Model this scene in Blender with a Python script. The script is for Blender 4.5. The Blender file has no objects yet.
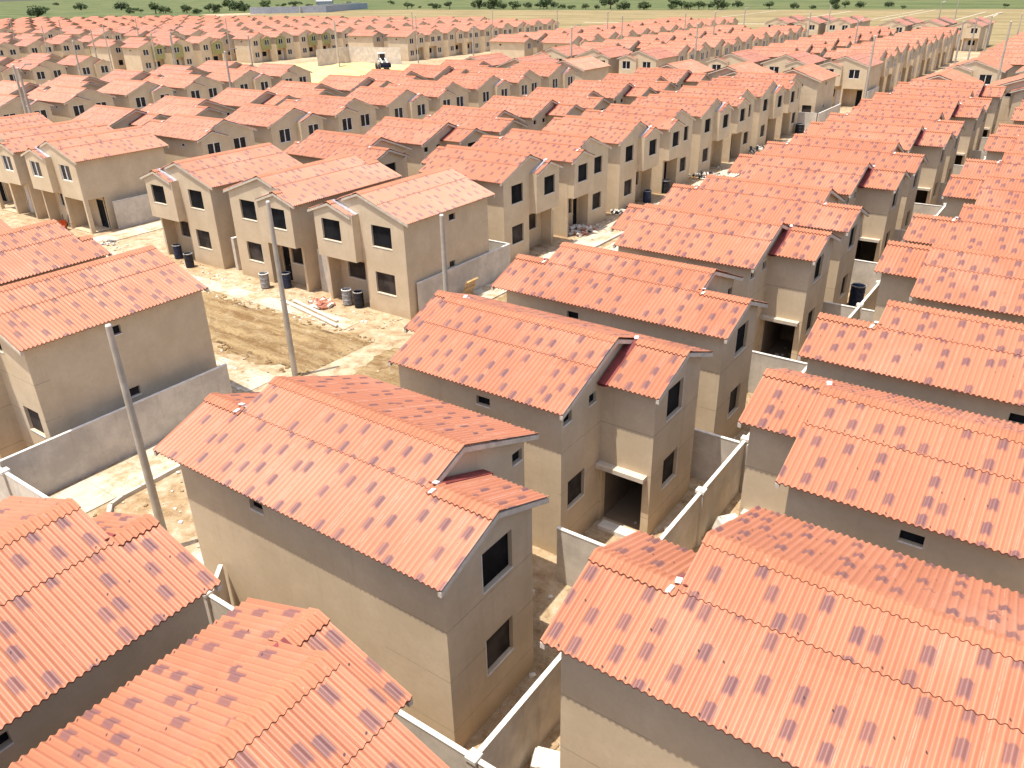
import bpy, bmesh, math, random
import numpy as np
from mathutils import Vector, Matrix
random.seed(7)
rng = np.random.default_rng(7)
SC = bpy.context.scene
COL = SC.collection
S = 0.82                      # plan unit -> metres
EAVE = 6.4                    # eave height above ground, plan units
CAMH = 13.05 + EAVE
F_PX = 799.1

# ------------------------------------------------------------------ camera
def cam_axes(yaw, pit, roll):
    y, p, r = map(math.radians, (yaw, pit, roll))
    fw = Vector((-math.sin(y) * math.cos(p), math.cos(y) * math.cos(p), -math.sin(p)))
    rt = Vector((math.cos(y), math.sin(y), 0)); up = rt.cross(fw)
    return rt * math.cos(r) + up * math.sin(r), -rt * math.sin(r) + up * math.cos(r), fw
RT, UP, FW = cam_axes(35.753, 26.661, -1.241)
cd = bpy.data.cameras.new('camera'); cam = bpy.data.objects.new('camera', cd); COL.objects.link(cam)
cd.sensor_width = 36; cd.lens = F_PX / 1024 * 36; cd.clip_start = .1; cd.clip_end = 6000
M = Matrix((RT, UP, -FW)).transposed().to_4x4(); M.translation = Vector((0, 0, CAMH * S)); cam.matrix_world = M
SC.camera = cam
def pixel(x, y, z):           # plan units -> pixel, used only to leave out what lies outside the frame
    q = Vector((x, y, z - CAMH)); d = q.dot(FW)
    return (512 + F_PX * q.dot(RT) / d, 384 - F_PX * q.dot(UP) / d, d) if d > .5 else (9e9, 9e9, d)

# ------------------------------------------------------------------ light
LDIR = Vector((0.48, 1.0, -4.4)).normalized()
SUN_EL = math.asin(-LDIR.z); SUN_AZ = math.atan2(-LDIR.x, -LDIR.y)
sl = bpy.data.lights.new('sun', 'SUN'); sl.energy = 3.8; sl.angle = math.radians(.5); sl.color = (1, .95, .86)
so = bpy.data.objects.new('sun', sl); COL.objects.link(so); so.rotation_euler = LDIR.to_track_quat('-Z', 'Y').to_euler()
so.location = (0, 0, 200)
W = bpy.data.worlds.new('World'); SC.world = W; W.use_nodes = True
nt = W.node_tree; nt.nodes.clear()
sk = nt.nodes.new('ShaderNodeTexSky'); sk.sky_type = 'NISHITA'; sk.sun_disc = False
sk.sun_elevation = SUN_EL; sk.sun_rotation = SUN_AZ; sk.dust_density = 2.5; sk.air_density = 1.0
bg = nt.nodes.new('ShaderNodeBackground'); bg.inputs[1].default_value = .15
wo = nt.nodes.new('ShaderNodeOutputWorld')
nt.links.new(sk.outputs[0], bg.inputs[0]); nt.links.new(bg.outputs[0], wo.inputs[0])
vs = SC.view_settings; vs.view_transform = 'Standard'; vs.look = 'None'; vs.gamma = 1; vs.exposure = 0.8; vs.use_curve_mapping = False
SC.cycles.max_bounces = 6; SC.cycles.diffuse_bounces = 4; SC.cycles.use_denoising = True

# ------------------------------------------------------------------ node helpers
class NT:
    def __init__(s, name):
        s.m = bpy.data.materials.new(name); s.m.use_nodes = True; s.t = s.m.node_tree
        s.b = s.t.nodes['Principled BSDF']; s.b.inputs['Specular IOR Level'].default_value = .25
    def n(s, ty, **k):
        o = s.t.nodes.new(ty)
        for a, v in k.items(): setattr(o, a, v)
        return o
    def put(s, sock, v):
        if hasattr(v, 'is_linked') or hasattr(v, 'node'): s.t.links.new(v, sock)
        elif v is not None: sock.default_value = v
    def math(s, op, a, b=None, c=None, clamp=False):
        o = s.n('ShaderNodeMath', operation=op, use_clamp=clamp)
        for i, v in enumerate((a, b, c)): s.put(o.inputs[i], v)
        return o.outputs[0]
    def mix(s, f, a, b, blend='MIX'):
        o = s.n('ShaderNodeMix', data_type='RGBA', blend_type=blend)
        s.put(o.inputs[0], f); s.put(o.inputs[6], a); s.put(o.inputs[7], b)
        return o.outputs[2]
    def noise(s, vec, scale, detail=4, rough=.55):
        o = s.n('ShaderNodeTexNoise'); s.put(o.inputs['Vector'], vec)
        o.inputs['Scale'].default_value = scale; o.inputs['Detail'].default_value = detail; o.inputs['Roughness'].default_value = rough
        return o.outputs[0]
    def ramp(s, v, lo, hi, a=0., b=1.):
        o = s.n('ShaderNodeMapRange'); o.interpolation_type = 'SMOOTHSTEP'
        s.put(o.inputs[0], v)
        for i, x in enumerate((lo, hi, a, b)): o.inputs[i + 1].default_value = x
        return o.outputs[0]
    def map(s, vec, scale, loc=(0, 0, 0), rot=(0, 0, 0)):
        o = s.n('ShaderNodeMapping'); s.put(o.inputs[0], vec); o.inputs[1].default_value = loc; o.inputs[2].default_value = rot; o.inputs[3].default_value = scale
        return o.outputs[0]
    def sep(s, v):
        o = s.n('ShaderNodeSeparateXYZ'); s.put(o.inputs[0], v); return o.outputs
    def comb(s, x, y, z=0.):
        o = s.n('ShaderNodeCombineXYZ')
        for i, v in enumerate((x, y, z)): s.put(o.inputs[i], v)
        return o.outputs[0]
    def white(s, v):
        o = s.n('ShaderNodeTexWhiteNoise', noise_dimensions='3D'); s.put(o.inputs['Vector'], v); return o.outputs
    def bump(s, h, strength=.3, dist=.02):
        o = s.n('ShaderNodeBump'); s.put(o.inputs['Height'], h); o.inputs['Strength'].default_value = strength; o.inputs['Distance'].default_value = dist
        s.t.links.new(o.outputs[0], s.b.inputs['Normal'])
    def done(s, col, rough=.85):
        s.put(s.b.inputs['Base Color'], col); s.put(s.b.inputs['Roughness'], rough); return s.m
def rgb(r, g, b): return (r, g, b, 1)

CP = 0.150                    # corrugation pitch of the sheets, metres
def mat_roof():
    t = NT('terracotta_sheet'); uv = t.n('ShaderNodeUVMap').outputs[0]; u, v, _ = t.sep(uv)
    rnd = t.n('ShaderNodeObjectInfo').outputs['Random']
    off = t.math('MULTIPLY', rnd, 53.0)
    cu = t.math('DIVIDE', t.math('ADD', u, .56 * CP), 4 * CP); fu = t.math('FLOOR', cu)
    colr = t.white(t.comb(fu, off, 3.))[0]
    CV = .64
    cv = t.math('ADD', t.math('DIVIDE', v, CV), colr); fv = t.math('FLOOR', cv)
    w = t.white(t.comb(fu, fv, off)); r1 = t.sep(w[1])
    pu = t.math('SUBTRACT', t.math('MULTIPLY', t.math('FRACT', cu), 4.), t.math('FLOOR', t.math('MULTIPLY', r1[0], 2.999)))
    pv = t.math('SUBTRACT', t.math('MULTIPLY', t.math('FRACT', cv), CV), t.math('MULTIPLY', r1[1], CV - .46))
    mu = t.math('MULTIPLY', t.ramp(pu, .0, .2), t.ramp(pu, 1.3, 1.54, 1, 0))
    mv = t.math('MULTIPLY', t.ramp(pv, .02, .07), t.ramp(pv, .32, .44, 1, 0))
    ex = t.math('GREATER_THAN', r1[2], .16)
    pm = t.math('MULTIPLY', t.math('MULTIPLY', mu, mv), ex)
    pm = t.math('MULTIPLY', pm, t.math('ADD', .72, t.math('MULTIPLY', w[0], .2)))
    geo = t.n('ShaderNodeNewGeometry').outputs['Position']
    big = t.noise(geo, .35, 5, .6); fine = t.noise(geo, 14., 3)
    ph = 0.; sheet = t.math('FLOOR', t.math('DIVIDE', u, 6 * CP))
    sv = t.white(t.comb(sheet, t.math('FLOOR', t.math('DIVIDE', v, 1.65)), off))[0]
    base = t.mix(sv, rgb(.375, .143, .073), rgb(.435, .170, .089))
    base = t.mix(t.ramp(rnd, .2, 1, 0, .75), base, t.mix(.5, base, rgb(.50, .20, .108)))
    base = t.mix(t.math('MULTIPLY', t.ramp(big, .45, .75), .35), base, rgb(.58, .29, .19))
    base = t.mix(t.math('MULTIPLY', t.ramp(fine, .3, .7), .14), base, rgb(.36, .12, .06))
    # pale scuffs where sheets were dragged
    sc_ = t.noise(t.map(uv, (9., 1.6, 1)), 1.6, 6, .75)
    base = t.mix(t.math('MULTIPLY', t.ramp(sc_, .68, .78), .4), base, rgb(.7, .48, .38))
    # edge of every sheet
    fe = t.math('FRACT', t.math('DIVIDE', u, 6 * CP))
    edge = t.math('MULTIPLY', t.ramp(t.math('ABSOLUTE', t.math('SUBTRACT', fe, .5)), .485, .497), t.math('MULTIPLY', t.ramp(sc_, .42, .6), .55))
    base = t.mix(edge, base, rgb(.66, .41, .31))
    vd = t.ramp(t.math('SINE', t.math('MULTIPLY', t.math('SUBTRACT', u, ph), 2 * math.pi / CP)), -1., -.2, 1, 0)  # valley mask: groove shading and trough dirt painted into the sheet colour
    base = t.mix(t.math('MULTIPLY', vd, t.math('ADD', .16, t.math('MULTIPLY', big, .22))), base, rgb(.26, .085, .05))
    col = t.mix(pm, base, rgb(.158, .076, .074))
    # fixing screws: small dark heads on some crests
    su = t.math('SUBTRACT', t.math('FRACT', t.math('DIVIDE', u, 3 * CP)), .5)
    svv = t.math('SUBTRACT', t.math('FRACT', t.math('DIVIDE', t.math('ADD', v, .25), 1.0)), .5)
    dd = t.math('SQRT', t.math('ADD', t.math('POWER', t.math('MULTIPLY', su, 3 * CP), 2.), t.math('POWER', svv, 2.)))
    scr = t.white(t.comb(t.math('FLOOR', t.math('DIVIDE', u, 3 * CP)), t.math('FLOOR', t.math('ADD', v, .25)), off))[0]
    col = t.mix(t.math('MULTIPLY', t.ramp(dd, .014, .026, 1, 0), t.math('LESS_THAN', scr, .45)), col, rgb(.08, .04, .035))
    t.b.inputs['Specular IOR Level'].default_value = .4
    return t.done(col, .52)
def mat_stucco(name, c, dark=.9, grooves=True):
    t = NT(name); geo = t.n('ShaderNodeNewGeometry').outputs['Position']; oc = t.n('ShaderNodeTexCoord').outputs['Object']
    z = t.sep(oc)[2]
    a = t.noise(geo, .8, 5, .62); st = t.noise(t.map(geo, (2.2, 2.2, .16)), 1.3, 4, .6); f = t.noise(geo, 30., 3)
    d = rgb(c[0] * dark, c[1] * dark * .985, c[2] * dark * .95); l = rgb(min(1, c[0] * 1.06), c[1] * 1.06, c[2] * 1.06)
    col = t.mix(t.ramp(a, .3, .75), d, l)
    rn = t.n('ShaderNodeObjectInfo').outputs['Random']
    col = t.mix(t.math('MULTIPLY', rn, .16), col, rgb(c[0] * .8, c[1] * .74, c[2] * .66))
    col = t.mix(t.math('MULTIPLY', t.ramp(st, .55, .75), .26), col, rgb(c[0] * .66, c[1] * .65, c[2] * .62))
    col = t.mix(t.math('MULTIPLY', t.ramp(t.noise(geo, 7., 5, .75), .42, .66), .2), col, rgb(c[0] * .7, c[1] * .7, c[2] * .7))
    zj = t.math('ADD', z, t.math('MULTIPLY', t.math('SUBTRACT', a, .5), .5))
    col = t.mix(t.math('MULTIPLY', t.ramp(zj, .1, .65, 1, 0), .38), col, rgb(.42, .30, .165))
    if grooves:
        g = None
        xb = t.math('LESS_THAN', t.sep(oc)[0], -2.9)
        for zz in (.75, 2.3, 3.75):
            q = t.ramp(t.math('ABSOLUTE', t.math('SUBTRACT', z, zz)), .008, .02, 1, 0)
            g = q if g is None else t.math('MAXIMUM', g, q)
        col = t.mix(t.math('MULTIPLY', t.math('MULTIPLY', g, xb), t.ramp(st, .3, .6, .25, .6)), col, rgb(c[0] * .45, c[1] * .44, c[2] * .42))
    t.bump(t.noise(geo, 60., 4, .7), .25, .01)
    return t.done(col, .92)
def mat_plain(name, c, rough=.6, var=.15, scale=3., metal=0.):
    t = NT(name); geo = t.n('ShaderNodeNewGeometry').outputs['Position']
    a = t.noise(geo, scale, 5, .65)
    t.b.inputs['Metallic'].default_value = metal
    return t.done(t.mix(t.ramp(a, .3, .7), rgb(*[x * (1 - var) for x in c]), rgb(*[min(1, x * (1 + var)) for x in c])), rough)
def mat_glass(name, c, rough):
    t = NT(name); geo = t.n('ShaderNodeNewGeometry').outputs['Position']; a = t.noise(geo, 1.1, 3)
    t.b.inputs['Specular IOR Level'].default_value = .5
    if rough > .4: t.b.inputs['Specular IOR Level'].default_value = .08
    return t.done(t.mix(t.ramp(a, .35, .65), rgb(*[x * .6 for x in c]), rgb(*[x * 1.5 for x in c])), rough)
def mat_concrete(name, c):
    t = NT(name); geo = t.n('ShaderNodeNewGeometry').outputs['Position']
    a = t.noise(geo, .9, 6, .7); st = t.noise(t.map(geo, (1.6, 1.6, .25)), 2.2, 5, .65); f = t.noise(geo, 24., 3)
    col = t.mix(t.ramp(a, .35, .68), rgb(*[x * .82 for x in c]), rgb(*[min(1, x * 1.12) for x in c]))
    col = t.mix(t.math('MULTIPLY', t.ramp(st, .55, .75), .4), col, rgb(c[0] * .6, c[1] * .56, c[2] * .5))
    col = t.mix(t.math('MULTIPLY', t.ramp(f, .4, .7), .15), col, rgb(*[x * .7 for x in c]))
    t.bump(f, .2, .01)
    return t.done(col, .92)
def mat_pave():
    t = NT('dusty_pavement'); geo = t.n('ShaderNodeNewGeometry').outputs['Position']
    a = t.noise(geo, .55, 6, .72); b = t.noise(geo, 2.6, 6, .75); f = t.noise(geo, 16., 4, .7)
    col = t.mix(t.ramp(b, .35, .65), rgb(.45, .385, .29), rgb(.54, .475, .375))
    col = t.mix(t.ramp(a, .46, .60), col, t.mix(t.ramp(b, .4, .6), rgb(.34, .235, .125), rgb(.47, .36, .23)))
    col = t.mix(t.math('MULTIPLY', t.ramp(f, .56, .7), .45), col, rgb(.25, .19, .12))
    x, y, _ = t.sep(geo)
    j = t.math('MAXIMUM', t.ramp(t.math('ABSOLUTE', t.math('SUBTRACT', t.math('FRACT', t.math('DIVIDE', x, 1.55)), .5)), .486, .496), t.ramp(t.math('ABSOLUTE', t.math('SUBTRACT', t.math('FRACT', t.math('DIVIDE', y, 1.55)), .5)), .486, .496))
    col = t.mix(t.math('MULTIPLY', j, .55), col, rgb(.22, .16, .10))
    t.bump(t.math('ADD', a, t.math('MULTIPLY', f, .4)), .4, .04)
    return t.done(col, .95)
def mat_ground():
    t = NT('dry_earth'); geo = t.n('ShaderNodeNewGeometry').outputs['Position']
    a = t.noise(geo, .16, 6, .65); b = t.noise(geo, 1.7, 6, .7); c = t.noise(geo, 9., 4, .7)
    col = t.mix(t.ramp(a, .35, .65), rgb(.34, .225, .115), rgb(.46, .35, .22))
    col = t.mix(t.math('MULTIPLY', t.ramp(b, .48, .66), .6), col, rgb(.55, .45, .33))
    col = t.mix(t.math('MULTIPLY', t.ramp(b, .5, .36), .65), col, rgb(.22, .135, .065))
    col = t.mix(t.math('MULTIPLY', t.ramp(c, .6, .72), .5), col, rgb(.18, .12, .07))
    col = t.mix(t.math('MULTIPLY', t.ramp(c, .4, .28), .5), col, rgb(.66, .6, .5))
    t.bump(t.math('ADD', b, t.math('MULTIPLY', c, .5)), .8, .12)
    return t.done(col, .97)
def mat_road(name, ang):
    t = NT(name); geo = t.n('ShaderNodeNewGeometry').outputs['Position']
    st = t.noise(t.map(geo, (.22, 1.3, 1.), rot=(0, 0, ang)), 1.5, 8, .72); b = t.noise(geo, 1.2, 6, .7); c = t.noise(geo, 7., 5, .75)
    col = t.mix(t.ramp(st, .34, .62), rgb(.23, .135, .055), rgb(.43, .30, .15))
    col = t.mix(t.math('MULTIPLY', t.ramp(b, .5, .68), .55), col, rgb(.52, .41, .25))
    col = t.mix(t.math('MULTIPLY', t.ramp(c, .54, .66), .7), col, rgb(.15, .085, .035))
    t.bump(t.math('ADD', t.math('MULTIPLY', st, 2.), t.math('MULTIPLY', c, .6)), 1., .16)
    return t.done(col, .97)
def mat_field():
    t = NT('grassland'); geo = t.n('ShaderNodeNewGeometry').outputs['Position']
    a = t.noise(t.map(geo, (.004, .02, 1), rot=(0, 0, .62)), 3., 8, .72); b = t.noise(geo, .05, 8, .75); c = t.noise(geo, .5, 4)
    col = t.mix(t.ramp(a, .36, .62), rgb(.06, .085, .02), rgb(.135, .135, .045))
    col = t.mix(t.math('MULTIPLY', t.ramp(b, .5, .66), .6), col, rgb(.028, .05, .013))
    col = t.mix(t.math('MULTIPLY', t.ramp(a, .62, .74), .6), col, rgb(.19, .16, .07))
    col = t.mix(t.math('MULTIPLY', t.ramp(c, .5, .7), .25), col, rgb(.04, .08, .02))
    return t.done(col, .95)
def mat_dry():
    t = NT('dry_grassland'); geo = t.n('ShaderNodeNewGeometry').outputs['Position']
    a = t.noise(t.map(geo, (.01, .04, 1), rot=(0, 0, .62)), 2., 6, .65); b = t.noise(geo, .25, 5, .7)
    col = t.mix(t.ramp(a, .38, .62), rgb(.20, .15, .065), rgb(.28, .205, .095))
    col = t.mix(t.math('MULTIPLY', t.ramp(b, .5, .66), .5), col, rgb(.10, .11, .035))
    col = t.mix(t.math('MULTIPLY', t.ramp(a, .6, .74), .6), col, rgb(.34, .27, .16))
    return t.done(col, .97)
def mat_leaf(name, c):
    t = NT(name); geo = t.n('ShaderNodeNewGeometry').outputs['Position']; a = t.noise(geo, .9, 4)
    return t.done(t.mix(t.ramp(a, .35, .65), rgb(*[x * .6 for x in c]), rgb(*[x * 1.4 for x in c])), .8)

MT = dict(
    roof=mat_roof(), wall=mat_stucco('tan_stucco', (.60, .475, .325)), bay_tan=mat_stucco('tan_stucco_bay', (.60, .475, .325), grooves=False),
    bay_green=mat_stucco('olive_stucco', (.33, .315, .135), grooves=False), wall_far=mat_stucco('tan_stucco_finished', (.61, .485, .33), grooves=False),
    edge=mat_plain('sheet_edge', (.16, .055, .035), .8), cap=None, trim=mat_plain('mortar_white', (.74, .70, .64), .8, .12, 6.),
    rake=mat_plain('pale_plaster', (.56, .475, .37), .85, .14, 4.), maroon=mat_plain('maroon_gutter', (.20, .045, .04), .6, .25),
    zinc=mat_plain('zinc_flashing', (.62, .62, .66), .35, .2, 5., .55),
    hole_low=mat_glass('dim_room', (.050, .040, .034), .8), hole=mat_glass('dark_opening', (.012, .012, .013), .8), glass=mat_glass('dark_glass', (.014, .016, .020), .16), sill=mat_plain('sill_mortar', (.72, .68, .62), .8),
    white=mat_plain('white_frame', (.78, .77, .74), .5, .05), door=mat_plain('white_door', (.66, .62, .57), .6, .08),
    inner=mat_stucco('darkened_inner', (.17, .135, .11), grooves=False),  # covered yard room's darkness painted into its wall and floor colour
    conc=mat_concrete('block_wall_render', (.58, .515, .43)), coping=mat_plain('coping_white', (.66, .62, .55), .8, .1, 3.), pole=mat_concrete('pole_concrete', (.44, .38, .30)),
    pave=mat_pave(), kerb=mat_concrete('kerb_concrete', (.55, .49, .40)),
    ground=mat_ground(), road_u=mat_road('churned_dirt', 0.), road_v=mat_road('street_dirt', math.pi / 2), field=mat_field(), dry=mat_dry(),
    sand=mat_plain('yellow_sand', (.60, .43, .19), .95, .2, .25), leaf=mat_leaf('tree_leaves', (.07, .098, .036)), leaf2=mat_leaf('bush_leaves', (.09, .12, .042)), bark=mat_plain('bark', (.12, .085, .055), .9),
    blue=mat_plain('blue_drum_paint', (.022, .030, .060), .45, .5, 7.), greyd=mat_plain('grey_drum_paint', (.30, .29, .28), .6, .4, 9.), dark=mat_plain('dark_plastic', (.02, .02, .025), .5, .4),
    wood=mat_plain('raw_timber', (.55, .36, .16), .8, .25, 4.), plank=mat_plain('pale_plank', (.72, .63, .50), .8, .12, 3.), orange=mat_plain('orange_steel', (.50, .12, .035), .5, .2), brick=mat_plain('red_brick', (.42, .17, .11), .9, .3, 8.),
    stone=mat_plain('pale_stone', (.62, .57, .48), .9, .18, 3.), steel=mat_plain('steel', (.30, .29, .28), .45, .2, 5., .6), yellow=mat_plain('machine_yellow', (.62, .38, .03), .45, .2), greywall=mat_concrete('grey_blockwork', (.36, .37, .40)),
)
# the ridge piece has the sheet colour without printed patches
def mat_cap():
    t = NT('ridge_sheet'); geo = t.n('ShaderNodeNewGeometry').outputs['Position']; a = t.noise(geo, 1.2, 6, .7); b = t.noise(geo, 5., 5, .8)
    col = t.mix(t.ramp(a, .35, .65), rgb(.38, .144, .074), rgb(.44, .173, .092))
    return t.done(t.mix(t.math('MULTIPLY', t.ramp(b, .6, .72), .5), col, rgb(.64, .42, .32)), .62)
MT['cap'] = mat_cap()

# ------------------------------------------------------------------ mesh helpers (plan units in, metres out)
class MB:
    def __init__(s): s.v = []; s.f = []; s.mi = []; s.uv = {}
    def poly(s, pts, mi=0):
        n = len(s.v); s.v += [tuple(p) for p in pts]; s.f.append(tuple(range(n, n + len(pts)))); s.mi.append(mi)
    def box(s, x0, x1, y0, y1, z0, z1, mi=0):
        n = len(s.v); s.v += [(x, y, z) for z in (z0, z1) for y in (y0, y1) for x in (x0, x1)]
        for q in ((0, 2, 3, 1), (4, 5, 7, 6), (0, 1, 5, 4), (2, 6, 7, 3), (0, 4, 6, 2), (1, 3, 7, 5)):
            s.f.append(tuple(n + i for i in q)); s.mi.append(mi)
    def obb(s, c, ax, ay, az, mi=0):      # centre and three half-axis vectors
        c, ax, ay, az = map(Vector, (c, ax, ay, az)); n = len(s.v)
        s.v += [tuple(c + ax * i + ay * j + az * k) for k in (-1, 1) for j in (-1, 1) for i in (-1, 1)]
        for q in ((0, 2, 3, 1), (4, 5, 7, 6), (0, 1, 5, 4), (2, 6, 7, 3), (0, 4, 6, 2), (1, 3, 7, 5)):
            s.f.append(tuple(n + i for i in q)); s.mi.append(mi)
    def tube(s, p0, p1, r0, r1, n=10, mi=0, caps=True):
        p0, p1 = Vector(p0), Vector(p1); d = (p1 - p0).normalized(); a = d.orthogonal().normalized(); b = d.cross(a); k = len(s.v)
        for p, r in ((p0, r0), (p1, r1)):
            s.v += [tuple(p + a * r * math.cos(2 * math.pi * i / n) + b * r * math.sin(2 * math.pi * i / n)) for i in range(n)]
        for i in range(n): s.f.append((k + i, k + (i + 1) % n, k + n + (i + 1) % n, k + n + i)); s.mi.append(mi)
        if caps:
            s.f.append(tuple(k + i for i in range(n))[::-1]); s.mi.append(mi); s.f.append(tuple(k + n + i for i in range(n))); s.mi.append(mi)
    def lathe(s, prof, n=16, mi=0, cx=0, cy=0):
        k = len(s.v)
        for r, z in prof: s.v += [(cx + r * math.cos(2 * math.pi * i / n), cy + r * math.sin(2 * math.pi * i / n), z) for i in range(n)]
        for j in range(len(prof) - 1):
            for i in range(n):
                s.f.append((k + j * n + i, k + j * n + (i + 1) % n, k + (j + 1) * n + (i + 1) % n, k + (j + 1) * n + i)); s.mi.append(mi)
    def rock(s, c, r, mi=0, sq=(1, 1, .7)):
        bm = bmesh.new(); bmesh.ops.create_icosphere(bm, subdivisions=1, radius=1); n = len(s.v)
        for v in bm.verts:
            q = .7 + .5 * random.random(); s.v.append((c[0] + v.co.x * r * q * sq[0], c[1] + v.co.y * r * q * sq[1], c[2] + v.co.z * r * q * sq[2]))
        for f in bm.faces: s.f.append(tuple(n + v.index for v in f.verts)); s.mi.append(mi)
        bm.free()
    def mesh(s, name, mats, smooth=False, scale=S):
        me = bpy.data.meshes.new(name)
        me.from_pydata([(x * scale, y * scale, z * scale) for x, y, z in s.v], [], s.f)
        for m in mats: me.materials.append(m)
        if len(mats) > 1: me.polygons.foreach_set('material_index', s.mi)
        if smooth: me.polygons.foreach_set('use_smooth', [True] * len(s.f))
        me.update(); return me
def link(name, me, parent=None):
    o = bpy.data.objects.new(name, me); COL.objects.link(o)
    if parent is not None: o.parent = parent
    return o
def tag(o, label=None, cat=None, group=None, kind=None):
    for k, v in (('label', label), ('category', cat), ('group', group), ('kind', kind)):
        if v: o[k] = v
    return o
def empty(name, loc, rz=0):
    o = bpy.data.objects.new(name, None); COL.objects.link(o); o.location = loc; o.rotation_euler = (0, 0, rz); o.empty_display_size = .3; return o
def dup(root):
    r = root.copy(); COL.objects.link(r)
    for c in root.children:
        d = c.copy(); COL.objects.link(d); d.parent = r
        for g in c.children:
            e = g.copy(); COL.objects.link(e); e.parent = d
    return r

# ------------------------------------------------------------------ the house
HW, ZR, SS = 3.79, 1.434, 2.39        # half width of roof, ridge rise, half width of the lower gable
SLOPE = ZR / HW; WB = 3.37             # wall half width
SB = HW - SS                          # lateral place of the lower ridge
def zroof(b): return EAVE + SLOPE * (HW - abs(b))
class Roof:
    def __init__(s, spp): s.spp = spp; s.V = []; s.F = []; s.U = []; s.MI = []; s.n = 0
    def sheet(s, a0, a1, m, top, bot, vtop, lift=0., lip=.03, uoff=0.):
        """corrugated sheet: ridge axis a0..a1 (units), top/bot = (b,z) (units)"""
        A0, A1 = a0 * S, a1 * S; L = A1 - A0
        if s.spp:
            na = max(2, int(round(L / CP * s.spp)))
        else: na = 1
        a = np.linspace(A0, A1, na + 1)
        w = .0255 * np.sin(2 * np.pi * a / CP) if s.spp else np.zeros_like(a)
        b0, z0 = top[0] * S, top[1] * S; b1, z1 = bot[0] * S, bot[1] * S
        d = np.array([b1 - b0, z1 - z0]); ln = np.linalg.norm(d); d /= ln
        nrm = np.array([-d[1], d[0]]); nrm = nrm if nrm[1] > 0 else -nrm
        rows = [(0, 0.), (1, 0.)] + ([(1, 0.), (1, -lip)] if lip else [])
        base = s.n
        for t, dn in rows:
            bb = b0 + (b1 - b0) * t + 0 * a; zz = z0 + (z1 - z0) * t + (w + dn + lift) * 1.07
            s.V.append(np.stack([a, m * bb, zz], 1)); s.U.append(np.stack([a + uoff, np.full_like(a, vtop + t * ln)], 1)); s.n += na + 1
        i = np.arange(na)
        for r in ((0, 2) if lip else (0,)):
            o = base + r * (na + 1)
            q = np.stack([o + i, o + i + 1, o + na + 2 + i, o + na + 1 + i], 1)
            if (b1 - b0) * m > 0: q = q[:, ::-1]
            s.F.append(q); s.MI.append(np.full(na, 1 if r == 2 else 0))
    def mesh(s, name, mats):
        V = np.concatenate(s.V); Fc = np.concatenate(s.F); U = np.concatenate(s.U); MI = np.concatenate(s.MI)
        me = bpy.data.meshes.new(name); me.vertices.add(len(V)); me.vertices.foreach_set('co', V.ravel())
        me.loops.add(Fc.size); me.loops.foreach_set('vertex_index', Fc.ravel().astype(np.int32))
        me.polygons.add(len(Fc)); me.polygons.foreach_set('loop_start', (np.arange(len(Fc)) * 4).astype(np.int32)); me.polygons.foreach_set('loop_total', np.full(len(Fc), 4, np.int32))
        for m in mats: me.materials.append(m)
        me.polygons.foreach_set('material_index', MI.astype(np.int32)); me.polygons.foreach_set('use_smooth', [True] * len(Fc))
        uv = me.uv_layers.new(name='UVMap'); uv.data.foreach_set('uv', U[Fc.ravel()].astype(np.float32).ravel())
        me.update(calc_edges=True); me.validate(); return me

def panel(mb, axis, c, u0, u1, z0, z1, holes, out, mi=0, depth=.15):
    """wall rectangle at axis=c ('a' or 'b'), u along the other axis; holes (u0,u1,z0,z1) get reveals going inward (-out)"""
    us = sorted({u0, u1, *[h[0] for h in holes], *[h[1] for h in holes]}); zs = sorted({z0, z1, *[h[2] for h in holes], *[h[3] for h in holes]})
    us = [u for u in us if u0 <= u <= u1]; zs = [z for z in zs if z0 <= z <= z1]
    P = (lambda u, z, k=0.: (c - out * k, u, z)) if axis == 'a' else (lambda u, z, k=0.: (u, c - out * k, z))
    for i in range(len(us) - 1):
        for j in range(len(zs) - 1):
            um, zm = (us[i] + us[i + 1]) / 2, (zs[j] + zs[j + 1]) / 2
            if any(h[0] < um < h[1] and h[2] < zm < h[3] for h in holes): continue
            mb.poly([P(us[i], zs[j]), P(us[i + 1], zs[j]), P(us[i + 1], zs[j + 1]), P(us[i], zs[j + 1])], mi)
    for h in holes:
        a, b, e, f = h
        for q in (((a, e), (b, e)), ((b, e), (b, f)), ((b, f), (a, f)), ((a, f), (a, e))):
            mb.poly([P(*q[0]), P(*q[1]), P(*q[1], depth), P(*q[0], depth)], mi)

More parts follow.
